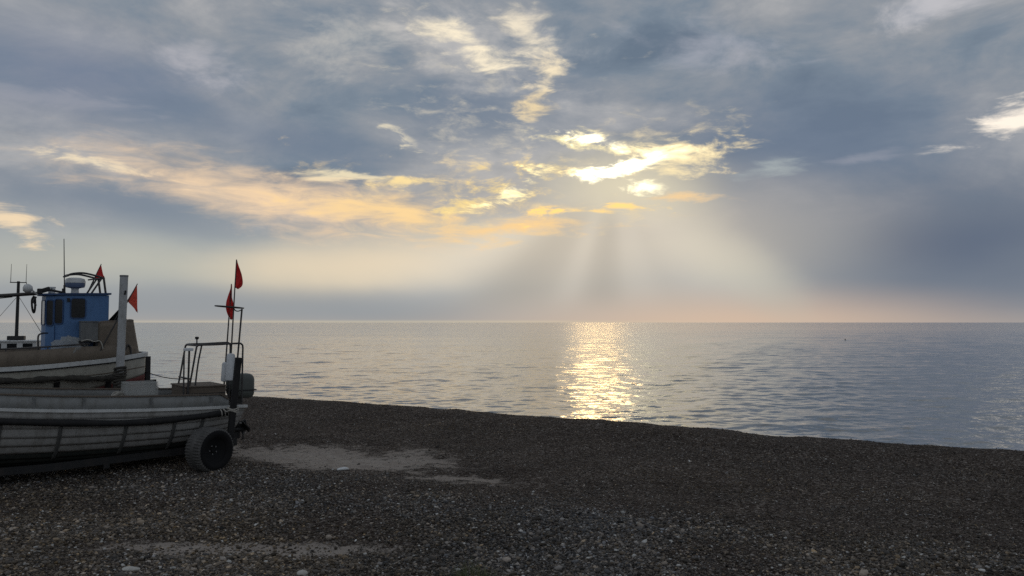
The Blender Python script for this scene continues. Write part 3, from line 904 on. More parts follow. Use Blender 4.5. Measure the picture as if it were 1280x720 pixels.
def trailer_a():
    t = empty("boat_trailer", (AX, AY, 0), ANG)
    tag(t, "black boat trailer with fat tyre and tall black guide post under the white open boat", "trailer")
    for v in (0.5, -0.5):
        bm = B(); bar(bm, [(0.05, v * 0.9, 0.335), (0.9, v, 0.27), (3.0, v, 0.20), (5.6, v * 0.4, 0.17)], 0.07, 0.12); make("beam", bm, M['black_steel'], t)
    for u, z, w in ((0.35, 0.33, 1.9), (2.2, 0.20, 1.1), (3.9, 0.17, 0.9)):
        bm = B(); box(bm, (u, 0, z - 0.06), (0.09, w, 0.08)); make("cross_member", bm, M['black_steel'], t)
    bm = B(); bar(bm, [(5.5, 0, 0.17), (7.4, 0, 0.10)], 0.09, 0.09); make("drawbar", bm, M['black_steel'], t)
    bm = B(); tube(bm, [(0.77, -1.32, 0.37), (0.77, 1.20, 0.37)], 0.045, 12); make("axle", bm, M['black_steel'], t, True)
    for u in (0.9, 2.2, 3.6):
        bm = B(); lathe(bm, [(0.035, -0.14), (0.05, -0.14), (0.03, 0), (0.05, 0.14), (0.035, 0.14)], 14, Matrix.Translation((u, 0, 0.12 if u > 1 else 0.13)) @ Matrix.Rotation(R(90), 4, 'X')); make("roller", bm, M['black_rubber'], t, True)
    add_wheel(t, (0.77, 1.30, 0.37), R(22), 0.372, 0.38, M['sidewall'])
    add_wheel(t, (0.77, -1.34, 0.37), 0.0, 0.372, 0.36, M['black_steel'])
    for s in (1,):
        bm = B()
        lo, hi = Vector((0.37, s * 1.04, 0.28)), Vector((0.228, s * 1.06, 1.885))
        d = (hi - lo); rot = d.to_track_quat('Z', 'Y').to_matrix()
        box(bm, (lo + hi) / 2, (0.13, 0.10, d.length), rot, 0.012)
        gp = make("guide_post", bm, M['black_rubber'], t)
        bm = B(); box(bm, (0.36, s * 0.98, 0.31), (0.12, 0.16, 0.08), None, 0.006); make("bracket", bm, M['black_steel'], gp)
        bm = B()
        for j, z in enumerate((0.955, 0.985, 1.01)):
            q = lo + d * ((z - 0.28) / 1.605)
            tube(bm, [(q.x + 0.085 * math.cos(a) * (1.1), q.y + 0.07 * math.sin(a), q.z + 0.02 * math.sin(a * 2 + j)) for a in np.linspace(0, 2 * math.pi, 17)], 0.011, 6)
        tube(bm, smooth_pts([(0.34, s * 1.12, 0.98), (0.40, s * 1.0, 0.95), (0.44, s * 0.94, 0.99)], 4), 0.011, 6)
        make("lashing", bm, M['pale_rope'], gp, True)


trailer_a()


# ------------------------------------------------------------------ marker buoys: pole, float, flag
def flag_bm(pole_a, pole_b, tip, ripple=0.03, seed=0, n=10, side=Vector((0.6, -0.8, 0))):
    """triangular cloth between two points on the pole and a free tip, hanging in folds"""
    bm = B(); a, b, c = Vector(pole_a), Vector(pole_b), Vector(tip); grid = []
    for i in range(n + 1):
        row = []
        for j in range(n + 1):
            s = i / n; t = j / n
            e = a.lerp(b, t); p = e.lerp(c.lerp(b, 0.12 * t), s)
            p += side * ripple * s * math.sin(6.0 * s + 4.0 * t + seed) + side * 0.5 * ripple * s * math.sin(13 * t + 2 * seed)
            p.z -= 0.05 * math.sin(math.pi * s) * (1 - t) + 0.018 * s * math.sin(9 * t + seed)
            row.append(bm.verts.new(p))
        grid.append(row)
    for i in range(n):
        for j in range(n):
            bm.faces.new((grid[i][j], grid[i + 1][j], grid[i + 1][j + 1], grid[i][j + 1]))
    return bm


def limp_flag_bm(pole_a, pole_b, reach, widths, ripple, seed, n=16, side=Vector((0.6, -0.8, 0))):
    """cloth hanging slack beside its pole: widths gives the outline from the top of the pole edge to the bottom"""
    bm = B(); a, b = Vector(pole_a), Vector(pole_b); d = Vector(reach); f = interp(np.linspace(0, 1, len(widths)), widths); grid = []
    for i in range(n + 1):
        row = []
        for j in range(n + 1):
            s = i / n; t = j / n; w = max(f(t), 0.002)
            p = a.lerp(b, t) + d * (w * s) + Vector((0, 0, -0.45 * w * s * s))
            p += side * (ripple * s * math.sin(7 * s + 5 * t + seed) + 0.4 * ripple * math.sin(11 * t + 9 * s + 2 * seed) * s)
            row.append(bm.verts.new(p))
        grid.append(row)
    for i in range(n):
        for j in range(n): bm.faces.new((grid[i][j], grid[i + 1][j], grid[i + 1][j + 1], grid[i][j + 1]))
    return bm


def w_of(root_xy, u, v, w=0.0):
    c, s = math.cos(ANG), math.sin(ANG)
    return Vector((root_xy[0] + c * u - s * v, root_xy[1] + s * u + c * v, w))


def local(root_xy):
    """from boat coordinates to world"""
    return lambda u, v, w: w_of(root_xy, u, v, w)


def marker(foot, top, label, flags=(), floats=(), r=0.016, group="marker buoys with flags standing in the boats", cat="marker buoy"):
    """foot, top: world points. The thing's own frame sits at the foot."""
    foot = Vector(foot); top = Vector(top)
    e = empty("marker_buoy", foot); tag(e, label, cat, group)
    d = top - foot
    bm = B(); tube(bm, [d * q for q in (0, 0.33, 0.66, 1)], [r, r, r * 0.85, r * 0.6], 8); make("pole", bm, M['pipe'], e, True)
    for q0, q1, rad in floats:
        a, b = d * q0, d * q1; L = (b - a).length; rot = (b - a).to_track_quat('Z', 'Y').to_matrix().to_4x4()
        bm = B(); lathe(bm, [(0.02, 0), (rad * 0.9, 0.012), (rad, 0.05), (rad, L - 0.05), (rad * 0.85, L - 0.012), (0.02, L)], 18, Matrix.Translation(a) @ rot)
        make("float", bm, M['float'], e, True, 50)
    for pa, pb, tip, mat, rip, seed in flags:
        if isinstance(tip, tuple):
            fb = limp_flag_bm(Vector(pa) - foot, Vector(pb) - foot, tip[0], tip[1], rip, seed)
        else:
            fb = flag_bm(Vector(pa) - foot, Vector(pb) - foot, Vector(tip) - foot, rip, seed)
        make("flag", fb, M[mat], e, True, 80, 0.003)
    return e


LA = local((AX, AY))
marker(LA(0.16, 0.26, 0.618), LA(0.012, 0.20, 3.67), "tall marker pole with white float and the topmost red flag, in the open boat",
       [(LA(0.012, .2, 3.66), LA(0.03, .21, 3.14), ((0.8, 0.55, 0), (0.004, 0.035, 0.085, 0.135, 0.15, 0.12, 0.05)), 'red_flag', 0.035, 1.0)], [(0.265, 0.43, 0.075)])
marker(LA(0.19, 0.02, 0.618), LA(0.055, 0.06, 3.22), "shorter marker pole with white float and drooping red flag, beside the tallest marker pole",
       [(LA(0.055, .06, 3.20), LA(0.075, .06, 2.60), ((-0.8, -0.55, 0), (0.004, 0.02, 0.045, 0.075, 0.085, 0.06, 0.02)), 'red_flag', 0.03, 2.2),
        (LA(0.055, .06, 3.20), LA(0.075, .06, 2.56), ((0.8, 0.55, 0), (0.004, 0.012, 0.025, 0.05, 0.07, 0.06, 0.03)), 'red_flag', 0.03, 3.0)], [(0.30, 0.44, 0.065)])


def hoop_pole():
    e = empty("hoop_pole", LA(0.10, 0.33, 0.618), ANG)
    tag(e, "dark pole carrying a flat metal hoop beside the red flags in the open boat", "hoop pole")
    bm = B(); tube(bm, [(0, 0, 0), (-0.17, -0.03, 2.13)], 0.017, 8); make("pole", bm, M['pipe'], e, True)
    bm = B()
    tube(bm, [(0.06 + 0.255 * math.cos(a), -0.03 + 0.17 * math.sin(a), 2.165 + 0.02 * math.cos(a)) for a in np.linspace(0, 2 * math.pi, 29)[:-1]], 0.012, 6, closed=True)
    tube(bm, smooth_pts([(-0.17, -0.03, 2.12), (-0.10, -0.01, 2.09), (-0.03, 0.03, 2.10), (0.04, 0.13, 2.155)], 4), 0.010, 6)
    make("hoop", bm, M['pipe'], e, True)


hoop_pole()


def fish_box():
    e = empty("fish_box", LA(1.665, 0.30, 1.048), ANG)
    tag(e, "cloudy translucent plastic fish box standing inside the white open boat", "fish box")
    bm = B(); L, W_, H, t = 0.46, 0.42, 0.42, 0.012
    box(bm, (0, 0, t / 2), (L - 0.03, W_ - 0.03, t))
    for s in (1, -1):
        box(bm, (s * (L / 2 - t / 2), 0, H / 2 + t), (t, W_, H)); box(bm, (0, s * (W_ / 2 - t / 2), H / 2 + t), (L - 2 * t - 0.002, t, H))
    make("tub", bm, M['milky'], e)
    bm = B()
    for s in (1, -1):
        box(bm, (s * (L / 2 + 0.006), 0, H), (0.022, W_ + 0.02, 0.03)); box(bm, (0, s * (W_ / 2 + 0.006), H), (L - 0.014, 0.022, 0.03))
        for q in (1, -1): box(bm, (s * (L / 2 + 0.004), q * (W_ / 2 + 0.004), H / 2), (0.03, 0.03, H - 0.04))
    make("rim", bm, M['milky'], e)


fish_box()


def rope_coil():
    bm = B()
    for k in range(4):
        pts = [(0.17 * math.cos(a) * (1 - 0.04 * k), 0.15 * math.sin(a) * (1 - 0.04 * k), 0.03 + 0.038 * k + 0.02 * math.sin(a * 2 + k)) for a in np.linspace(0, 2 * math.pi, 25)[:-1]]
        tube(bm, pts, 0.017, 7, closed=True)
    o = make("coiled_rope", bm, M['pale_rope'], None, True); o.location = LA(2.00, 0.28, 1.048); o.scale = (0.58, 0.9, 1.6)
    tag(o, "coil of pale rope lying beside the translucent fish box in the open boat", "rope")


rope_coil()


# ------------------------------------------------------------------ the bigger boat with the blue wheelhouse
BX, BY = -8.64, 19.0
LB = local((BX, BY))


def boat_b():
    root = empty("fishing_boat", (BX, BY, 0), ANG)
    tag(root, "larger fishing boat with blue wheelhouse, brown bulwark and rounded pale stern", "boat")
    half = interp([0, 0.06, 0.22, 0.5, 1.0, 2.0, 3.5, 5.0, 6.4, 7.4, 8.2], [0.05, 0.36, 0.66, 0.88, 1.07, 1.22, 1.30, 1.26, 0.98, 0.55, 0.03])
    sheer = interp([0, 0.25, 0.9, 1.5, 2.1, 3.0, 4.5, 6.5, 8.2], [1.79, 1.78, 1.70, 1.655, 1.61, 1.575, 1.60, 1.80, 2.15])
    keel = interp([0, 0.3, 1.0, 2.0, 4.0, 6.5, 7.6, 8.2], [0.85, 0.60, 0.46, 0.40, 0.38, 0.42, 0.7, 1.1])
    sta = [0, 0.03, 0.06, 0.12, 0.22, 0.35, 0.5, 0.75, 1.0] + list(np.linspace(1.25, 8.2, 30))
    def red(u): return 1.33 - 0.21 * min(u, 2.0) + 0.0 * u
    # smooth hull, painted red below a line that rises to the stern
    for side in (1, -1):
        pass
    def pt(u, w, side, out=0.0):
        k, s = keel(u), sheer(u); q = min(max((w - k) / (s - k), 0), 1)
        v = half(u) * (math.sin(q * math.pi / 2) ** 0.55) + out
        return Vector((u + 0.02, side * v, w))
    def sheet(zf0, zf1, mat, name, n=7, rub=0.0):
        bm = B()
        for side in (1, -1):
            rows = []
            for u in sta:
                z0, z1 = zf0(u), zf1(u)
                rows.append([bm.verts.new(pt(u, z0 + (z1 - z0) * q / n, side, rub)) for q in range(n + 1)])
            for a, b in zip(rows, rows[1:]):
                for q in range(n): bm.faces.new((a[q], a[q + 1], b[q + 1], b[q]))
        bmesh.ops.remove_doubles(bm, verts=bm.verts, dist=1e-4)
        return make(name, bm, mat, root, True, 50, 0.012)
    rl = lambda u: max(red(u), keel(u) + 0.02)
    sheet(rl, sheer, M['cream_hull'], "hull", 10)
    sheet(keel, lambda u: rl(u) - 0.003, M['red_bottom'], "bottom", 7)
    # a darker seam line on the side
    bm = B()
    for side in (1, -1):
        bar(bm, [pt(u, sheer(u) - 0.30, side, 0.008) for u in sta[2:-2]], 0.012, 0.02)
    make("side_seam", bm, M['wood'], root)
    # white rubbing strake round the top
    for side in (1, -1):
        bm = B(); bar(bm, [pt(u, sheer(u) - 0.02, side, 0.02) for u in sta], 0.10, 0.085)
        st = make("rubbing_strake", bm, M['pale_strake'], root, True, 40)
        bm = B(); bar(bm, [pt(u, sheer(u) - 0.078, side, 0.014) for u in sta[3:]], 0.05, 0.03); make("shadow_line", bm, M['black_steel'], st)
    # brown bulwark
    bm = B()
    bh = interp([0.3, 0.9, 1.5, 3.0, 5, 8.1], [0.17, 0.27, 0.30, 0.31, 0.33, 0.36])
    us = list(np.linspace(0.35, 8.05, 44))
    for side in (1, -1):
        rows = [[bm.verts.new((u + 0.02, side * (half(u) - 0.05 - 0.03 * q), sheer(u) + 0.02 + bh(u) * q)) for q in (0, 0.5, 1)] for u in us]
        for a, b in zip(rows, rows[1:]):
            for q in range(2): bm.faces.new((a[q], a[q + 1], b[q + 1], b[q]))
    make("bulwark", bm, M['brown'], root, True, 40, 0.03)
    # deck
    bm = B(); rows = [(bm.verts.new((u, -(half(u) - 0.07), 1.50)), bm.verts.new((u, half(u) - 0.07, 1.50))) for u in us]
    for a, b in zip(rows, rows[1:]): bm.faces.new((a[0], a[1], b[1], b[0]))
    make("deck", bm, M['wood'], root, False, 40, 0.03)
    # high curved shelter round the stern
    bm = B(); n = 40; rows = []
    for i in range(n + 1):
        a = -1 + 2 * i / n
        side = 1 if a > 0 else -1
        t = abs(a)                                             # 0 at the sternmost point, 1 at the open front edge
        u0 = 0.19 + 1.04 * t ** 1.9; row = []
        for q in np.linspace(0, 1, 8):
            u = u0 + 0.17 * q * (1 - t) ** 1.0
            vv = max(half(u0) - 0.075, 0) * (min(1, t * 3.2) ** 0.75) * (1 - 0.10 * q)
            top = 2.555 - 0.045 * t - (0.10 * max(0, (t - 0.93) / 0.07) ** 2)
            row.append(bm.verts.new((u, side * vv, 1.74 + (top - 1.74) * q)))
        rows.append(row)
    for a, b in zip(rows, rows[1:]):
        for q in range(7): bm.faces.new((a[q], a[q + 1], b[q + 1], b[q]))
    sh = make("stern_shelter", bm, M['brown'], root, True, 60, 0.035)
    bm = B()
    tube(bm, [tuple(r_[-1].co) if False else p for r_, p in zip(rows, SHELTER_RIM(half))], 0.022, 8); make("rim_rail", bm, M['brown'], sh, True)
    bm = B(); tube(bm, smooth_pts([(0.62, 0.84, 1.75), (0.60, 0.86, 1.93), (0.55, 0.85, 2.0), (0.50, 0.84, 1.93), (0.48, 0.82, 1.76)], 5), 0.02, 8); make("grab_loop", bm, M['pipe'], root, True)
    # rudder post and stern iron
    bm = B(); box(bm, (-0.055, 0, 1.37), (0.11, 0.10, 0.66), None, 0.008); box(bm, (-0.12, 0, 0.8), (0.26, 0.05, 0.7), None, 0.008); make("rudder", bm, M['black_steel'], root)
    # dark fender roll hanging in loops on ropes
    bm = B(); fz = lambda u: 1.30 + 0.018 * (u - 0.9) + 0.014 * math.sin(4.2 * u)
    tube(bm, [pt(u, fz(u), 1, 0.07) for u in np.linspace(0.62, 7.0, 80)], [0.058 + 0.014 * math.sin(9 * u) + 0.008 * math.sin(23 * u) for u in np.linspace(0.62, 7.0, 80)], 10)
    fr = make("fender_roll", bm, M['rope'], root, True)
    bm = B()
    for k in range(9):
        u0 = 0.7 + 0.55 * k
        tube(bm, smooth_pts([pt(u0 + 0.5 * q, fz(u0) - 0.02 - 0.055 * math.sin(q * math.pi), 1, 0.135) for q in np.linspace(0, 1, 6)], 3), 0.008, 5)
    make("lashing", bm, M['rope'], fr, True)
    # dark straps down the side
    for uu in (0.93, 1.95, 3.1, 4.5):
        bm = B(); rows = [(bm.verts.new(pt(uu - 0.055, z, 1, 0.03)), bm.verts.new(pt(uu + 0.055, z, 1, 0.03))) for z in np.linspace(0.7, 1.30, 10)]
        for a, b in zip(rows, rows[1:]): bm.faces.new((a[0], a[1], b[1], b[0]))
        make("rubbing_strip", bm, M['black_steel'], root, True, 40, 0.02)
    bm = B(); lathe(bm, [(0.0, 0.0), (0.032, 0.0), (0.032, 0.02), (0.0, 0.022)], 12, Matrix.Translation(pt(0.62, 1.52, 1, 0.002)) @ Matrix.Rotation(R(-90), 4, 'X')); make("drain", bm, M['black_steel'], root)
    # ---- wheelhouse
    plan = [(0.94, 0.75), (1.80, 0.75), (2.12, 0.42), (2.12, -0.25), (1.80, -0.75), (0.94, -0.75)]
    z0, z1 = 1.515, 3.085
    bm = B()
    bot = [bm.verts.new((u, v, z0)) for u, v in plan]; top = [bm.verts.new((u, v, z1 + 0.02 * (1.6 - u))) for u, v in plan]
    for i in range(6): bm.faces.new((bot[i], bot[(i + 1) % 6], top[(i + 1) % 6], top[i]))
    bm.faces.new(top); bm.faces.new(bot[::-1])
    wh = make("wheelhouse", bm, M['blue'], root)
    bm = B()
    pl = [(0.90, 0.79), (1.82, 0.79), (2.21, 0.44), (2.21, -0.27), (1.82, -0.79), (0.90, -0.79)]
    b_ = [bm.verts.new((u, v, z1 + 0.022 * (1.6 - u) + 0.012)) for u, v in pl]; t_ = [bm.verts.new((u, v, z1 + 0.022 * (1.6 - u) + 0.052)) for u, v in pl]
    for i in range(6): bm.faces.new((b_[i], b_[(i + 1) % 6], t_[(i + 1) % 6], t_[i]))
    bm.faces.new(t_); bm.faces.new(b_[::-1]); make("roof", bm, M['blue_dark'], wh)
    def window(p0, p1, lo, hi, inset0, inset1, name="window"):
        """pane and frame on the wall from plan point p0 to p1, between fractions inset0..inset1"""
        a = Vector((*p0, 0)); b = Vector((*p1, 0)); d = (b - a); L = d.length; d.normalize(); nrm = Vector((-d.y, d.x, 0))
        if nrm.dot((a + b) / 2 - Vector((1.5, 0, 0))) < 0: nrm = -nrm
        s0, s1 = inset0 * L, inset1 * L; r = 0.045
        def outline(g_):
            pts = []
            for (cx, cz, a0) in ((s1 - r, hi - r, 0), (s0 + r, hi - r, 90), (s0 + r, lo + r, 180), (s1 - r, lo + r, 270)):
                for k in range(5):
                    t = R(a0 + k * 22.5); pts.append((cx + (r + g_) * math.cos(t), cz + (r + g_) * math.sin(t)))
            return pts
        def P3(s, z, o): return a + d * s + Vector((0, 0, z)) + nrm * o
        bm = B(); inn, out = outline(0.0), outline(0.022); n = len(inn)
        A_ = [bm.verts.new(P3(s, z, 0.016)) for s, z in inn]; B_ = [bm.verts.new(P3(s, z, 0.016)) for s, z in out]
        C_ = [bm.verts.new(P3(s, z, 0.003)) for s, z in out]; D_ = [bm.verts.new(P3(s, z, 0.003)) for s, z in inn]
        for i in range(n):
            j = (i + 1) % n
            bm.faces.new((A_[i], A_[j], B_[j], B_[i])); bm.faces.new((B_[i], B_[j], C_[j], C_[i])); bm.faces.new((D_[i], D_[j], A_[j], A_[i]))
        fr_ = make(name, bm, M['blue_dark'], wh)
        bm = B(); bm.faces.new([bm.verts.new(P3(s, z, 0.006)) for s, z in inn]); make("pane", bm, M['dark_glass'], fr_)
    window((0.94, .75), (1.80, .75), 2.60, 3.01, 0.55, 0.86)
    window((1.80, .75), (2.12, .42), 2.48, 2.99, 0.10, 0.50)
    window((1.80, .75), (2.12, .42), 2.44, 2.97, 0.60, 0.93)
    window((2.12, .42), (2.12, -.25), 2.46, 2.97, 0.10, 0.90)
    window((1.80, -.75), (0.94, -.75), 2.58, 3.0, 0.2, 0.7)
    bm = B(); box(bm, (1.965, 0.588, 2.0), (0.012, 0.012, 0.9), Matrix.Rotation(R(-45), 3, 'Z')); make("door_seam", bm, M['blue_dark'], wh)
    bm = B(); box(bm, (1.735, 0.765, 2.985), (0.05, 0.03, 0.08), None, 0.006); make("side_lamp", bm, M['black_steel'], wh)
    # radar
    zr = 3.115
    bm = B(); lathe(bm, [(0.10, 0), (0.085, 0.02), (0.075, 0.13), (0.09, 0.15), (0.0, 0.15)], 16, Matrix.Translation((1.52, 0.10, zr)))
    rd = make("radar_scanner", bm, M['white'], root, True)
    bm = B(); lathe(bm, [(0.10, 0.15), (0.19, 0.17), (0.205, 0.22), (0.205, 0.265), (0.0, 0.267)], 28, Matrix.Translation((1.52, 0.10, zr))); make("radome_base", bm, M['radome_base'], rd, True)
    bm = B(); lathe(bm, [(0.208, 0.268), (0.207, 0.31), (0.185, 0.36), (0.11, 0.385), (0.0, 0.39)], 28, Matrix.Translation((1.52, 0.10, zr))); make("radome", bm, M['white'], rd, True)
    # whip aerial
    bm = B(); tube(bm, [(1.76, 0.35, 3.13), (1.765, 0.35, 3.32)], 0.022, 8); tube(bm, [(1.765, 0.35, 3.30), (1.795, 0.35, 4.34)], [0.013, 0.008], 6); make("aerial", bm, M['pipe'], root, True)
    # frame bent over the roof
    bm = B()
    for v in (0.32, -0.32):
        tube(bm, smooth_pts([(1.70, v * 0.9, 3.53), (1.62, v, 3.575), (1.40, v, 3.60), (1.15, v, 3.55), (0.99, v, 3.50)], 4), 0.022, 8)
        tube(bm, [(0.98, v, 3.50), (0.93, v, 3.13)], 0.024, 8); tube(bm, [(1.02, v, 3.50), (1.24, v, 3.12)], 0.020, 8)
    tube(bm, [(0.98, 0.34, 3.50), (0.98, -0.34, 3.50)], 0.022, 8); tube(bm, [(1.69, 0.30, 3.535), (1.69, -0.30, 3.535)], 0.022, 8); tube(bm, [(1.3, 0.32, 3.45), (0.98, 0.32, 3.50)], 0.016, 8)
    make("roof_frame", bm, M['pipe'], root, True)
    # lamps and gear at the front of the roof
    bm = B(); lathe(bm, [(0.0, -0.02), (0.06, 0.0), (0.095, 0.05), (0.10, 0.10), (0.07, 0.16), (0.0, 0.18)], 16, Matrix.Translation((2.36, 0.18, 3.22)) @ Matrix.Rotation(R(80), 4, 'Y')); tube(bm, [(2.25, .18, 3.1), (2.36, .18, 3.2)], 0.02, 6)
    make("searchlight", bm, M['white'], root, True)
    bm = B(); lathe(bm, [(0.0, 0.0), (0.07, 0.01), (0.07, 0.13), (0.0, 0.14)], 14, Matrix.Translation((1.98, 0.15, 3.11))); lathe(bm, [(0.078, 0.14), (0.078, 0.17), (0.0, 0.175)], 14, Matrix.Translation((1.98, 0.15, 3.11))); make("roof_vent", bm, M['float'], root, True)
    bm = B()
    box(bm, (2.14, 0.30, 3.20), (0.22, 0.12, 0.10), Matrix.Rotation(R(20), 3, 'Y'), 0.02); box(bm, (1.90, 0.45, 3.17), (0.30, 0.05, 0.05), Matrix.Rotation(R(-12), 3, 'Y'), 0.01); box(bm, (2.24, 0.42, 3.17), (0.10, 0.10, 0.12), None, 0.02)
    box(bm, (1.80, 0.50, 3.18), (0.06, 0.06, 0.12), None, 0.01); tube(bm, [(2.3, 0.36, 3.05), (2.36, 0.40, 2.95), (2.30, 0.42, 2.86)], 0.02, 6)
    make("deck_floodlight", bm, M['black_steel'], root)
    # loop of black hose hanging under the roof edge
    bm = B(); tube(bm, smooth_pts([(2.33, 0.30, 3.07), (2.37, 0.31, 2.98), (2.36, 0.31, 2.80), (2.33, 0.31, 2.71), (2.31, 0.31, 2.80), (2.31, 0.31, 2.96), (2.32, 0.30, 3.06)], 5), 0.022, 8); make("hanging_hose", bm, M['black_rubber'], root, True)
    # boom lying forward from the roof, on a crutch
    bm = B(); tube(bm, [(2.20, -0.05, 3.14), (5.8, -0.05, 2.80)], [0.04, 0.05], 10); tube(bm, [(2.7, -0.05, 3.05), (4.0, -0.05, 2.87), (5.6, -0.05, 2.76)], 0.010, 6)
    bo = make("boom", bm, M['pipe'], root, True)
    bm = B(); tube(bm, [(5.6, -0.05, 1.5), (5.6, -0.05, 2.80)], 0.05, 10); make("crutch", bm, M['pipe'], bo, True)
    # hand rail along the bulwark
    bm = B()
    hr = lambda u: sheer(u) + bh(u) + 0.075
    tube(bm, [(u, half(u) - 0.09, hr(u)) for u in np.linspace(1.35, 7.6, 40)], 0.016, 8)
    for u in np.arange(1.4, 7.6, 0.75): tube(bm, [(u, half(u) - 0.085, sheer(u) + bh(u) - 0.03), (u, half(u) - 0.09, hr(u))], 0.013, 6)
    tube(bm, smooth_pts([(2.30, 0.95, 1.90), (2.31, 0.95, 2.15), (2.29, 0.92, 2.24), (2.20, 0.80, 2.27), (2.1, 0.62, 2.27)], 5), 0.018, 8)
    make("hand_rail", bm, M['pipe'], root, True)
    return half


def SHELTER_RIM(half):
    out = []; n = 40
    for i in range(n + 1):
        a = -1 + 2 * i / n; side = 1 if a > 0 else -1; t = abs(a); u0 = 0.19 + 1.04 * t ** 1.9
        u = u0 + 0.17 * (1 - t); vv = max(half(u0) - 0.075, 0) * (min(1, t * 3.2) ** 0.75) * 0.90
        out.append((u, side * vv, 2.555 - 0.045 * t - (0.10 * max(0, (t - 0.93) / 0.07) ** 2)))
    return out


M['blue_dark'] = paint("darker_blue_trim", (0.03, 0.07, 0.17), 0.5, 0.4)
M['radome_base'] = paint("shaded_blue_radome", (0.12, 0.16, 0.26), 0.45, 0.3)  # shade on the dome's lower half, put in as a blue-grey colour
half_b = boat_b()


def trailer_b():
    t = empty("boat_trailer", (BX, BY, 0), ANG)
    tag(t, "boat trailer with tall pale guide post beside the stern of the blue-housed boat", "trailer")
    for v in (0.6, -0.6):
        bm = B(); bar(bm, [(0.5, v, 0.34), (3.5, v, 0.30), (7.4, v * 0.5, 0.25)], 0.09, 0.14); make("beam", bm, M['black_steel'], t)
    for u in (0.86, 3.0, 5.2):
        bm = B(); box(bm, (u, 0, 0.27), (0.12, 3.1 if u < 1 else 2.0, 0.10)); make("cross_member", bm, M['black_steel'], t)
    bm = B(); tube(bm, [(2.4, -1.62, 0.36), (2.4, 1.62, 0.36)], 0.05, 12); make("axle", bm, M['black_steel'], t, True)
    bm = B(); bar(bm, [(7.3, 0, 0.25), (8.9, 0, 0.22)], 0.1, 0.1); make("drawbar", bm, M['black_steel'], t)
    bm = B(); box(bm, (8.7, 0, 0.095), (0.10, 0.10, 0.20), None, 0.01); make("jack_leg", bm, M['black_steel'], t)
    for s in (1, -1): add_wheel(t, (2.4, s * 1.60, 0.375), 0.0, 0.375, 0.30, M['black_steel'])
    for u in (0.9, 3.0, 5.2):
        bm = B(); box(bm, (u, 0, 0.36 + (0.06 if u < 1 else 0.0)), (0.2, 0.22, 0.09)); make("keel_block", bm, M['wood'], t)
    for s in (1,):
        bm = B(); tube(bm, [(0.86, s * 1.50, 0.24), (0.845, s * 1.56, 1.4)], 0.065, 14); tube(bm, [(0.845, s * 1.56, 1.38), (0.81, s * 1.60, 3.48)], 0.082, 18)
        gp = make("guide_post", bm, M['post_white'], t, True)
        bm = B()
        lathe(bm, [(0.088, 0), (0.088, 0.035), (0.0, 0.036)], 18, Matrix.Translation((0.81, s * 1.60, 3.478))); make("post_cap", bm, M['grey_steel'], gp, True)
        bm = B()
        w_ = np.random.default_rng(5)
        for k in range(13):
            z = 0.98 + 0.045 * k; rr = 0.10 + 0.02 * w_.random()
            tube(bm, [(0.848 - 0.012 * (z - 1) + rr * math.cos(a), s * (1.545 + 0.02 * (z - 1)) + rr * math.sin(a), z + 0.025 * math.sin(a + k)) for a in np.linspace(0, 2 * math.pi, 15)[:-1]], 0.026, 6, closed=True)
        make("rope_wrapping", bm, M['rope'], gp, True)
    bm = B(); tube(bm, [(0.80, 1.66, 3.1), (0.80, 1.72, 3.13), (0.80, 1.72, 3.18)], 0.02, 6); o = make("hook", bm, M['black_steel'], gp)
    return t


M['post_white'] = paint("scuffed_white_pipe", (0.42, 0.43, 0.44), 0.5, 0.7, (0.22, 0.22, 0.21))
trailer_b()

# marker buoys on board the bigger boat
marker(LB(1.32, 1.02, 1.52), LB(0.435, 1.10, 3.36), "slanting marker pole with coral red triangular flag behind the tall pale post",
       [(LB(0.445, 1.10, 3.34), LB(0.64, 1.08, 2.98), LB(0.425, 1.12, 2.72), 'coral_flag', 0.03, 0.6)])
marker(LB(1.30, 0.70, 1.52), LB(0.62, 0.72, 2.95), "slanting marker pole with black flag between the blue wheelhouse and the pale post",
       [(LB(0.63, .72, 2.92), LB(1.02, .71, 2.45), LB(0.70, .72, 2.50), 'dark_flag', 0.03, 0.9)])
marker(LB(0.60, 0.30, 1.52), LB(0.545, 0.30, 2.86), "upright marker pole with black flag furled to a cone above the brown stern shelter",
       [(LB(0.545, .3, 2.84), LB(0.56, .30, 2.42), LB(0.41, .3, 2.44), 'dark_flag', 0.05, 1.4), (LB(0.545, .3, 2.84), LB(0.55, .30, 2.42), LB(0.66, .3, 2.46), 'dark_flag', 0.05, 2.4)])
marker(LB(1.20, -0.42, 3.14), LB(0.93, -0.30, 3.86), "short pole with small dark red pennant on the roof frame of the blue wheelhouse",
       [(LB(0.935, -.3, 3.85), LB(1.05, -.33, 3.52), LB(0.86, -.28, 3.56), 'red_flag', 0.03, 0.2)], group=None, cat="flag")


def storage_box():
    e = empty("storage_box", LB(1.36, 0.92, 1.516), ANG)
    tag(e, "grey metal box on a dark stand against the blue wheelhouse", "box")
    bm = B(); box(bm, (0, 0, 0.79), (0.33, 0.27, 0.40), None, 0.012); make("body", bm, M['grey_box'], e)
    bm = B(); box(bm, (0, 0, 1.003), (0.35, 0.29, 0.022), None, 0.004); make("lid", bm, M['grey_box'], e)
    bm = B()
    for x in (-1, 1):
        for y in (-1, 1): box(bm, (x * 0.14, y * 0.11, 0.275), (0.04, 0.04, 0.55))
    box(bm, (0, 0, 0.57), (0.40, 0.27, 0.035)); box(bm, (0, 0, 0.40), (0.28, 0.24, 0.10)); make("stand", bm, M['black_steel'], e)


storage_box()


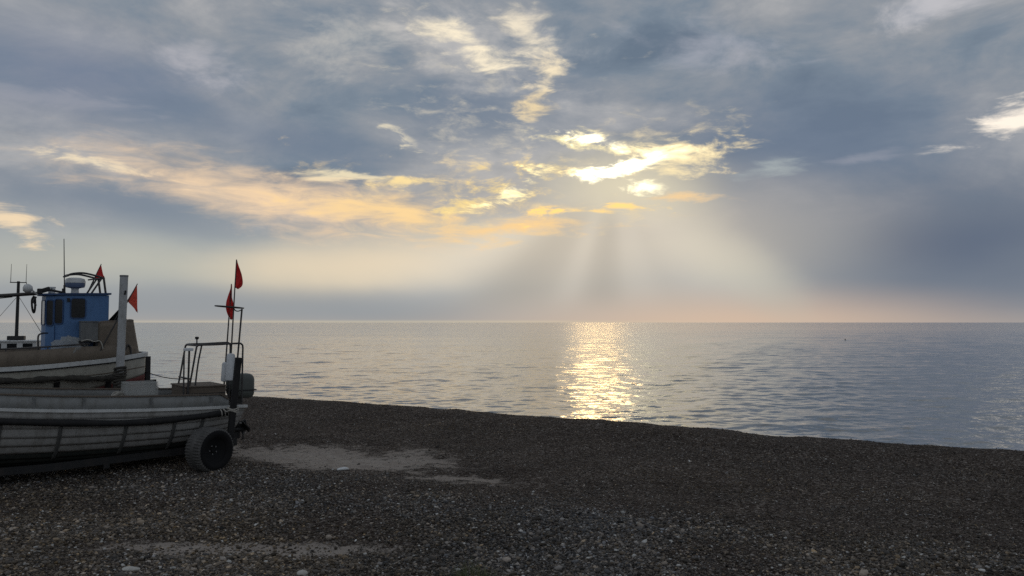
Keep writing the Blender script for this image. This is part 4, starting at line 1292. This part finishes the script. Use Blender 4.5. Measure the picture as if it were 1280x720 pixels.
def net_bag():
    w = np.random.default_rng(2); bm = B()
    bmesh.ops.create_icosphere(bm, subdivisions=4, radius=1.0)
    for v in bm.verts:
        p = v.co.copy()
        n = 0.0
        for k in range(1, 8):
            n += 1.25 * math.sin(k * 2.3 * p.x + 1.7 * k) * math.sin(k * 2.9 * p.y + k) * math.cos(k * 2.1 * p.z + 2 * k) / k ** 0.8
        p *= 1 + 0.20 * n
        z = p.z if p.z > -0.75 else -0.75
        v.co = Vector((p.x * 0.34 * (1 + 0.15 * (z < 0)), p.y * 0.15, (z + 0.75) * 0.40))
    o = make("plastic_bag", bm, M['film'], None, False); o.location = LB(1.68, 0.955, 1.516); o.rotation_euler = (0, 0, ANG)
    tag(o, "heap of crumpled clear plastic sheeting beside the blue wheelhouse", "plastic bag")
    bm = B()
    pts = smooth_pts([(1.52, 1.06, 2.10), (1.40, 1.14, 2.13), (1.28, 1.12, 2.09), (1.17, 1.08, 2.10), (1.12, 1.08, 2.02), (1.10, 1.08, 1.93)], 5)
    tube(bm, [LB(*p) for p in pts], 0.012, 6)
    tag(make("rope", bm, M['pale_rope'], None, True), "short pale rope end draped over the rail below the grey box", "rope")


net_bag()


def mooring():
    for (a, b, sag, lab) in ((LB(-0.04, 0.06, 1.33), LA(0.865, 0.36, 1.50), 0.05, "upper thin line strung from the round stern across to the open boat"),
                             (LB(-0.04, 0.02, 1.13), LA(0.915, 0.50, 1.30), 0.10, "lower thin line strung from the round stern across to the open boat")):
        bm = B(); pts = [a.lerp(b, t) + Vector((0, 0, -sag * 4 * t * (1 - t))) for t in np.linspace(0, 1, 16)]
        tube(bm, pts, 0.009, 6)
        tag(make("mooring_line", bm, M['rope'], None, True), lab, "rope", "lines between the two boats")


mooring()


# ------------------------------------------------------------------ the far boat, mostly hidden
def boat_c():
    cx, cy = -16.5, 27.0
    root = empty("fishing_boat", (cx, cy, 0.0), R(200))
    tag(root, "distant small boat with white cabin and thin dark mast behind the bigger boat", "boat")
    half = interp([-3, -2.4, -1, 1, 2.2, 3.2], [0.6, 0.85, 1.05, 1.0, 0.65, 0.04]); sheer = interp([-3, 0, 3.2], [1.55, 1.5, 1.85]); keel = interp([-3, 2, 3.2], [0.35, 0.3, 0.9])
    up, low = B(), B(); pt = make_hull(up, low, list(np.linspace(-3, 3.2, 26)), half, sheer, keel, 0.45, 8, 0.012, 2)
    make("hull", up, M['white_hull'], root, True, 30, 0.016); make("bottom", low, M['antifoul'], root, True, 30, 0.016)
    bm = B(); bm.faces.new([bm.verts.new(pt(-3, t, 1, -0.006)) for t in np.linspace(0, 1, 10)] + [bm.verts.new(pt(-3, t, -1, -0.006)) for t in np.linspace(1, 0, 10)]); make("transom", bm, M['white_hull'], root, False, 30, 0.03)
    bm = B(); rows = [(bm.verts.new((u, -half(u) + 0.05, 1.42)), bm.verts.new((u, half(u) - 0.05, 1.42))) for u in np.linspace(-2.9, 2.6, 16)]
    for a, b in zip(rows, rows[1:]): bm.faces.new((a[0], a[1], b[1], b[0]))
    make("deck", bm, M['wood'], root, False, 40, 0.03)
    bm = B(); box(bm, (0.35, 0, 1.66), (1.9, 1.2, 0.42), None, 0.03); cb = make("cabin", bm, M['white'], root)
    bm = B(); box(bm, (0.35, 0, 1.885), (2.0, 1.3, 0.035), None, 0.01); make("cabin_roof", bm, M['white'], cb)
    for x in (-0.35, 0.1, 0.55, 1.0):
        for s in (1, -1):
            bm = B(); box(bm, (x, s * 0.605, 1.70), (0.28, 0.012, 0.22), None, 0.004); make("window", bm, M['dark_glass'], cb)
    bm = B(); tube(bm, [(0.1, 0, 1.9), (0.08, 0, 3.88)], [0.055, 0.045], 10); mt = make("mast", bm, M['black_steel'], root, True)
    bm = B(); tube(bm, [(-0.16, 0, 3.84), (0.33, 0, 3.84)], 0.018, 6); tube(bm, [(-0.15, 0, 3.84), (-0.17, 0, 3.72), (-0.06, 0, 3.68)], 0.012, 6); make("crosstree", bm, M['pipe'], mt)
    for x in (-0.14, 0.31):
        bm = B(); tube(bm, [(x, 0, 3.84), (x - 0.01, 0, 4.46)], [0.010, 0.006], 6); make("aerial", bm, M['pipe'], mt)
    for e in ((-1.1, 0.5, 1.5), (-0.9, -0.5, 1.5), (1.4, 0.4, 1.5)):
        bm = B(); tube(bm, [(0.08, 0, 3.4), e], 0.007, 5); make("stay", bm, M['pipe'], mt)
    bm = B(); box(bm, (0.1, 0, 1.98), (0.50, 0.3, 0.14), None, 0.02); make("deck_box", bm, M['black_steel'], root)
    bm = B(); tube(bm, [(0.85, 0.2, 1.9), (0.85, 0.2, 2.06)], 0.03, 8); box(bm, (0.85, 0.2, 2.09), (0.22, 0.12, 0.06), None, 0.01); make("roof_lamp", bm, M['grey_steel'], root)


boat_c()


# ------------------------------------------------------------------ small things
def ground_z(x, y):
    return float(beach_height(np.array([x]), np.array([y]))[0])


def stone(name, x, y, s, rot, label, cat, seed, mat='stone'):
    w = np.random.default_rng(seed); bm = B(); bmesh.ops.create_icosphere(bm, subdivisions=3, radius=1.0)
    k = w.normal(0, 1.3, (4, 3)); ph = w.random(4) * 6
    for v in bm.verts:
        n = sum(math.sin(float(np.dot(k[i], v.co[:])) * 1.4 + ph[i]) for i in range(4))
        v.co = Vector((v.co.x * s[0], v.co.y * s[1], v.co.z * s[2])) * (1 + 0.10 * n)
    o = make(name, bm, M[mat], None, True); o.location = (x, y, ground_z(x, y) + s[2] * 0.55); o.rotation_euler = (0, 0, rot)
    tag(o, label, cat)


stone("flat_stone", -2.83, 13.55, (0.10, 0.05, 0.028), 0.3, "pale angular flake lying at the front edge of the grey sand patch", "stone", 3, 'white')
stone("flat_stone", -3.85, 8.22, (0.085, 0.05, 0.026), 0.15, "long flat pale stone low on the left of the beach, nearest the camera", "stone", 5)
stone("stone", -2.12, 8.2, (0.05, 0.04, 0.03), 0.7, "rounded pale stone on the near shingle left of the grass tuft", "stone", 7)


def grass_tuft():
    w = np.random.default_rng(6); bm = B()
    x0, y0 = -0.42, 8.12
    for k in range(260):
        px, py = w.normal(0, 0.15), w.normal(0, 0.07); h = w.uniform(0.07, 0.21) * (1.1 - 2.2 * abs(px)); h = max(h, 0.03)
        a = w.uniform(0, 6.28); lean = w.uniform(0.05, 0.55) * h; wd = w.uniform(0.0018, 0.0035)
        sx, sy = math.cos(a + 1.57) * wd, math.sin(a + 1.57) * wd; prev = None
        for q in (0, 0.4, 0.75, 1.0):
            c = Vector((px + math.cos(a) * lean * q * q, py + math.sin(a) * lean * q * q, h * q)); ww = 1 - 0.9 * q
            cur = (bm.verts.new(c + Vector((sx, sy, 0)) * ww), bm.verts.new(c - Vector((sx, sy, 0)) * ww))
            if prev: bm.faces.new((prev[0], prev[1], cur[1], cur[0]))
            prev = cur
    m, g = new_mat("dune_grass")
    n = g.noise(g.node('ShaderNodeTexCoord').outputs['Object'], 22, 2).outputs[0]
    b = g.node('ShaderNodeBsdfPrincipled', {'Base Color': g.mix(g.ss(n, 0.4, 0.65), (0.075, 0.105, 0.04), (0.17, 0.155, 0.07)), 'Roughness': 0.7})
    g.node('ShaderNodeOutputMaterial', [b.outputs[0]])
    o = make("grass_tuft", bm, m, None); o.location = (x0, y0, ground_z(x0, y0) - 0.005)
    tag(o, "small tuft of green grass growing from the sandy patch at the bottom edge", "grass tuft")


grass_tuft()

bm = B(); lathe(bm, [(0.0, -0.35), (0.16, -0.25), (0.24, 0.0), (0.18, 0.2), (0.05, 0.30), (0.04, 0.75), (0.0, 0.76)], 14)
o = make("sea_buoy", bm, M['black_steel'], None, True); o.location = (69.5, 168, SEA_Z + 0.02); o.scale = (0.7, 0.7, 0.5)
tag(o, "tiny dark buoy floating alone far out on the right", "buoy")
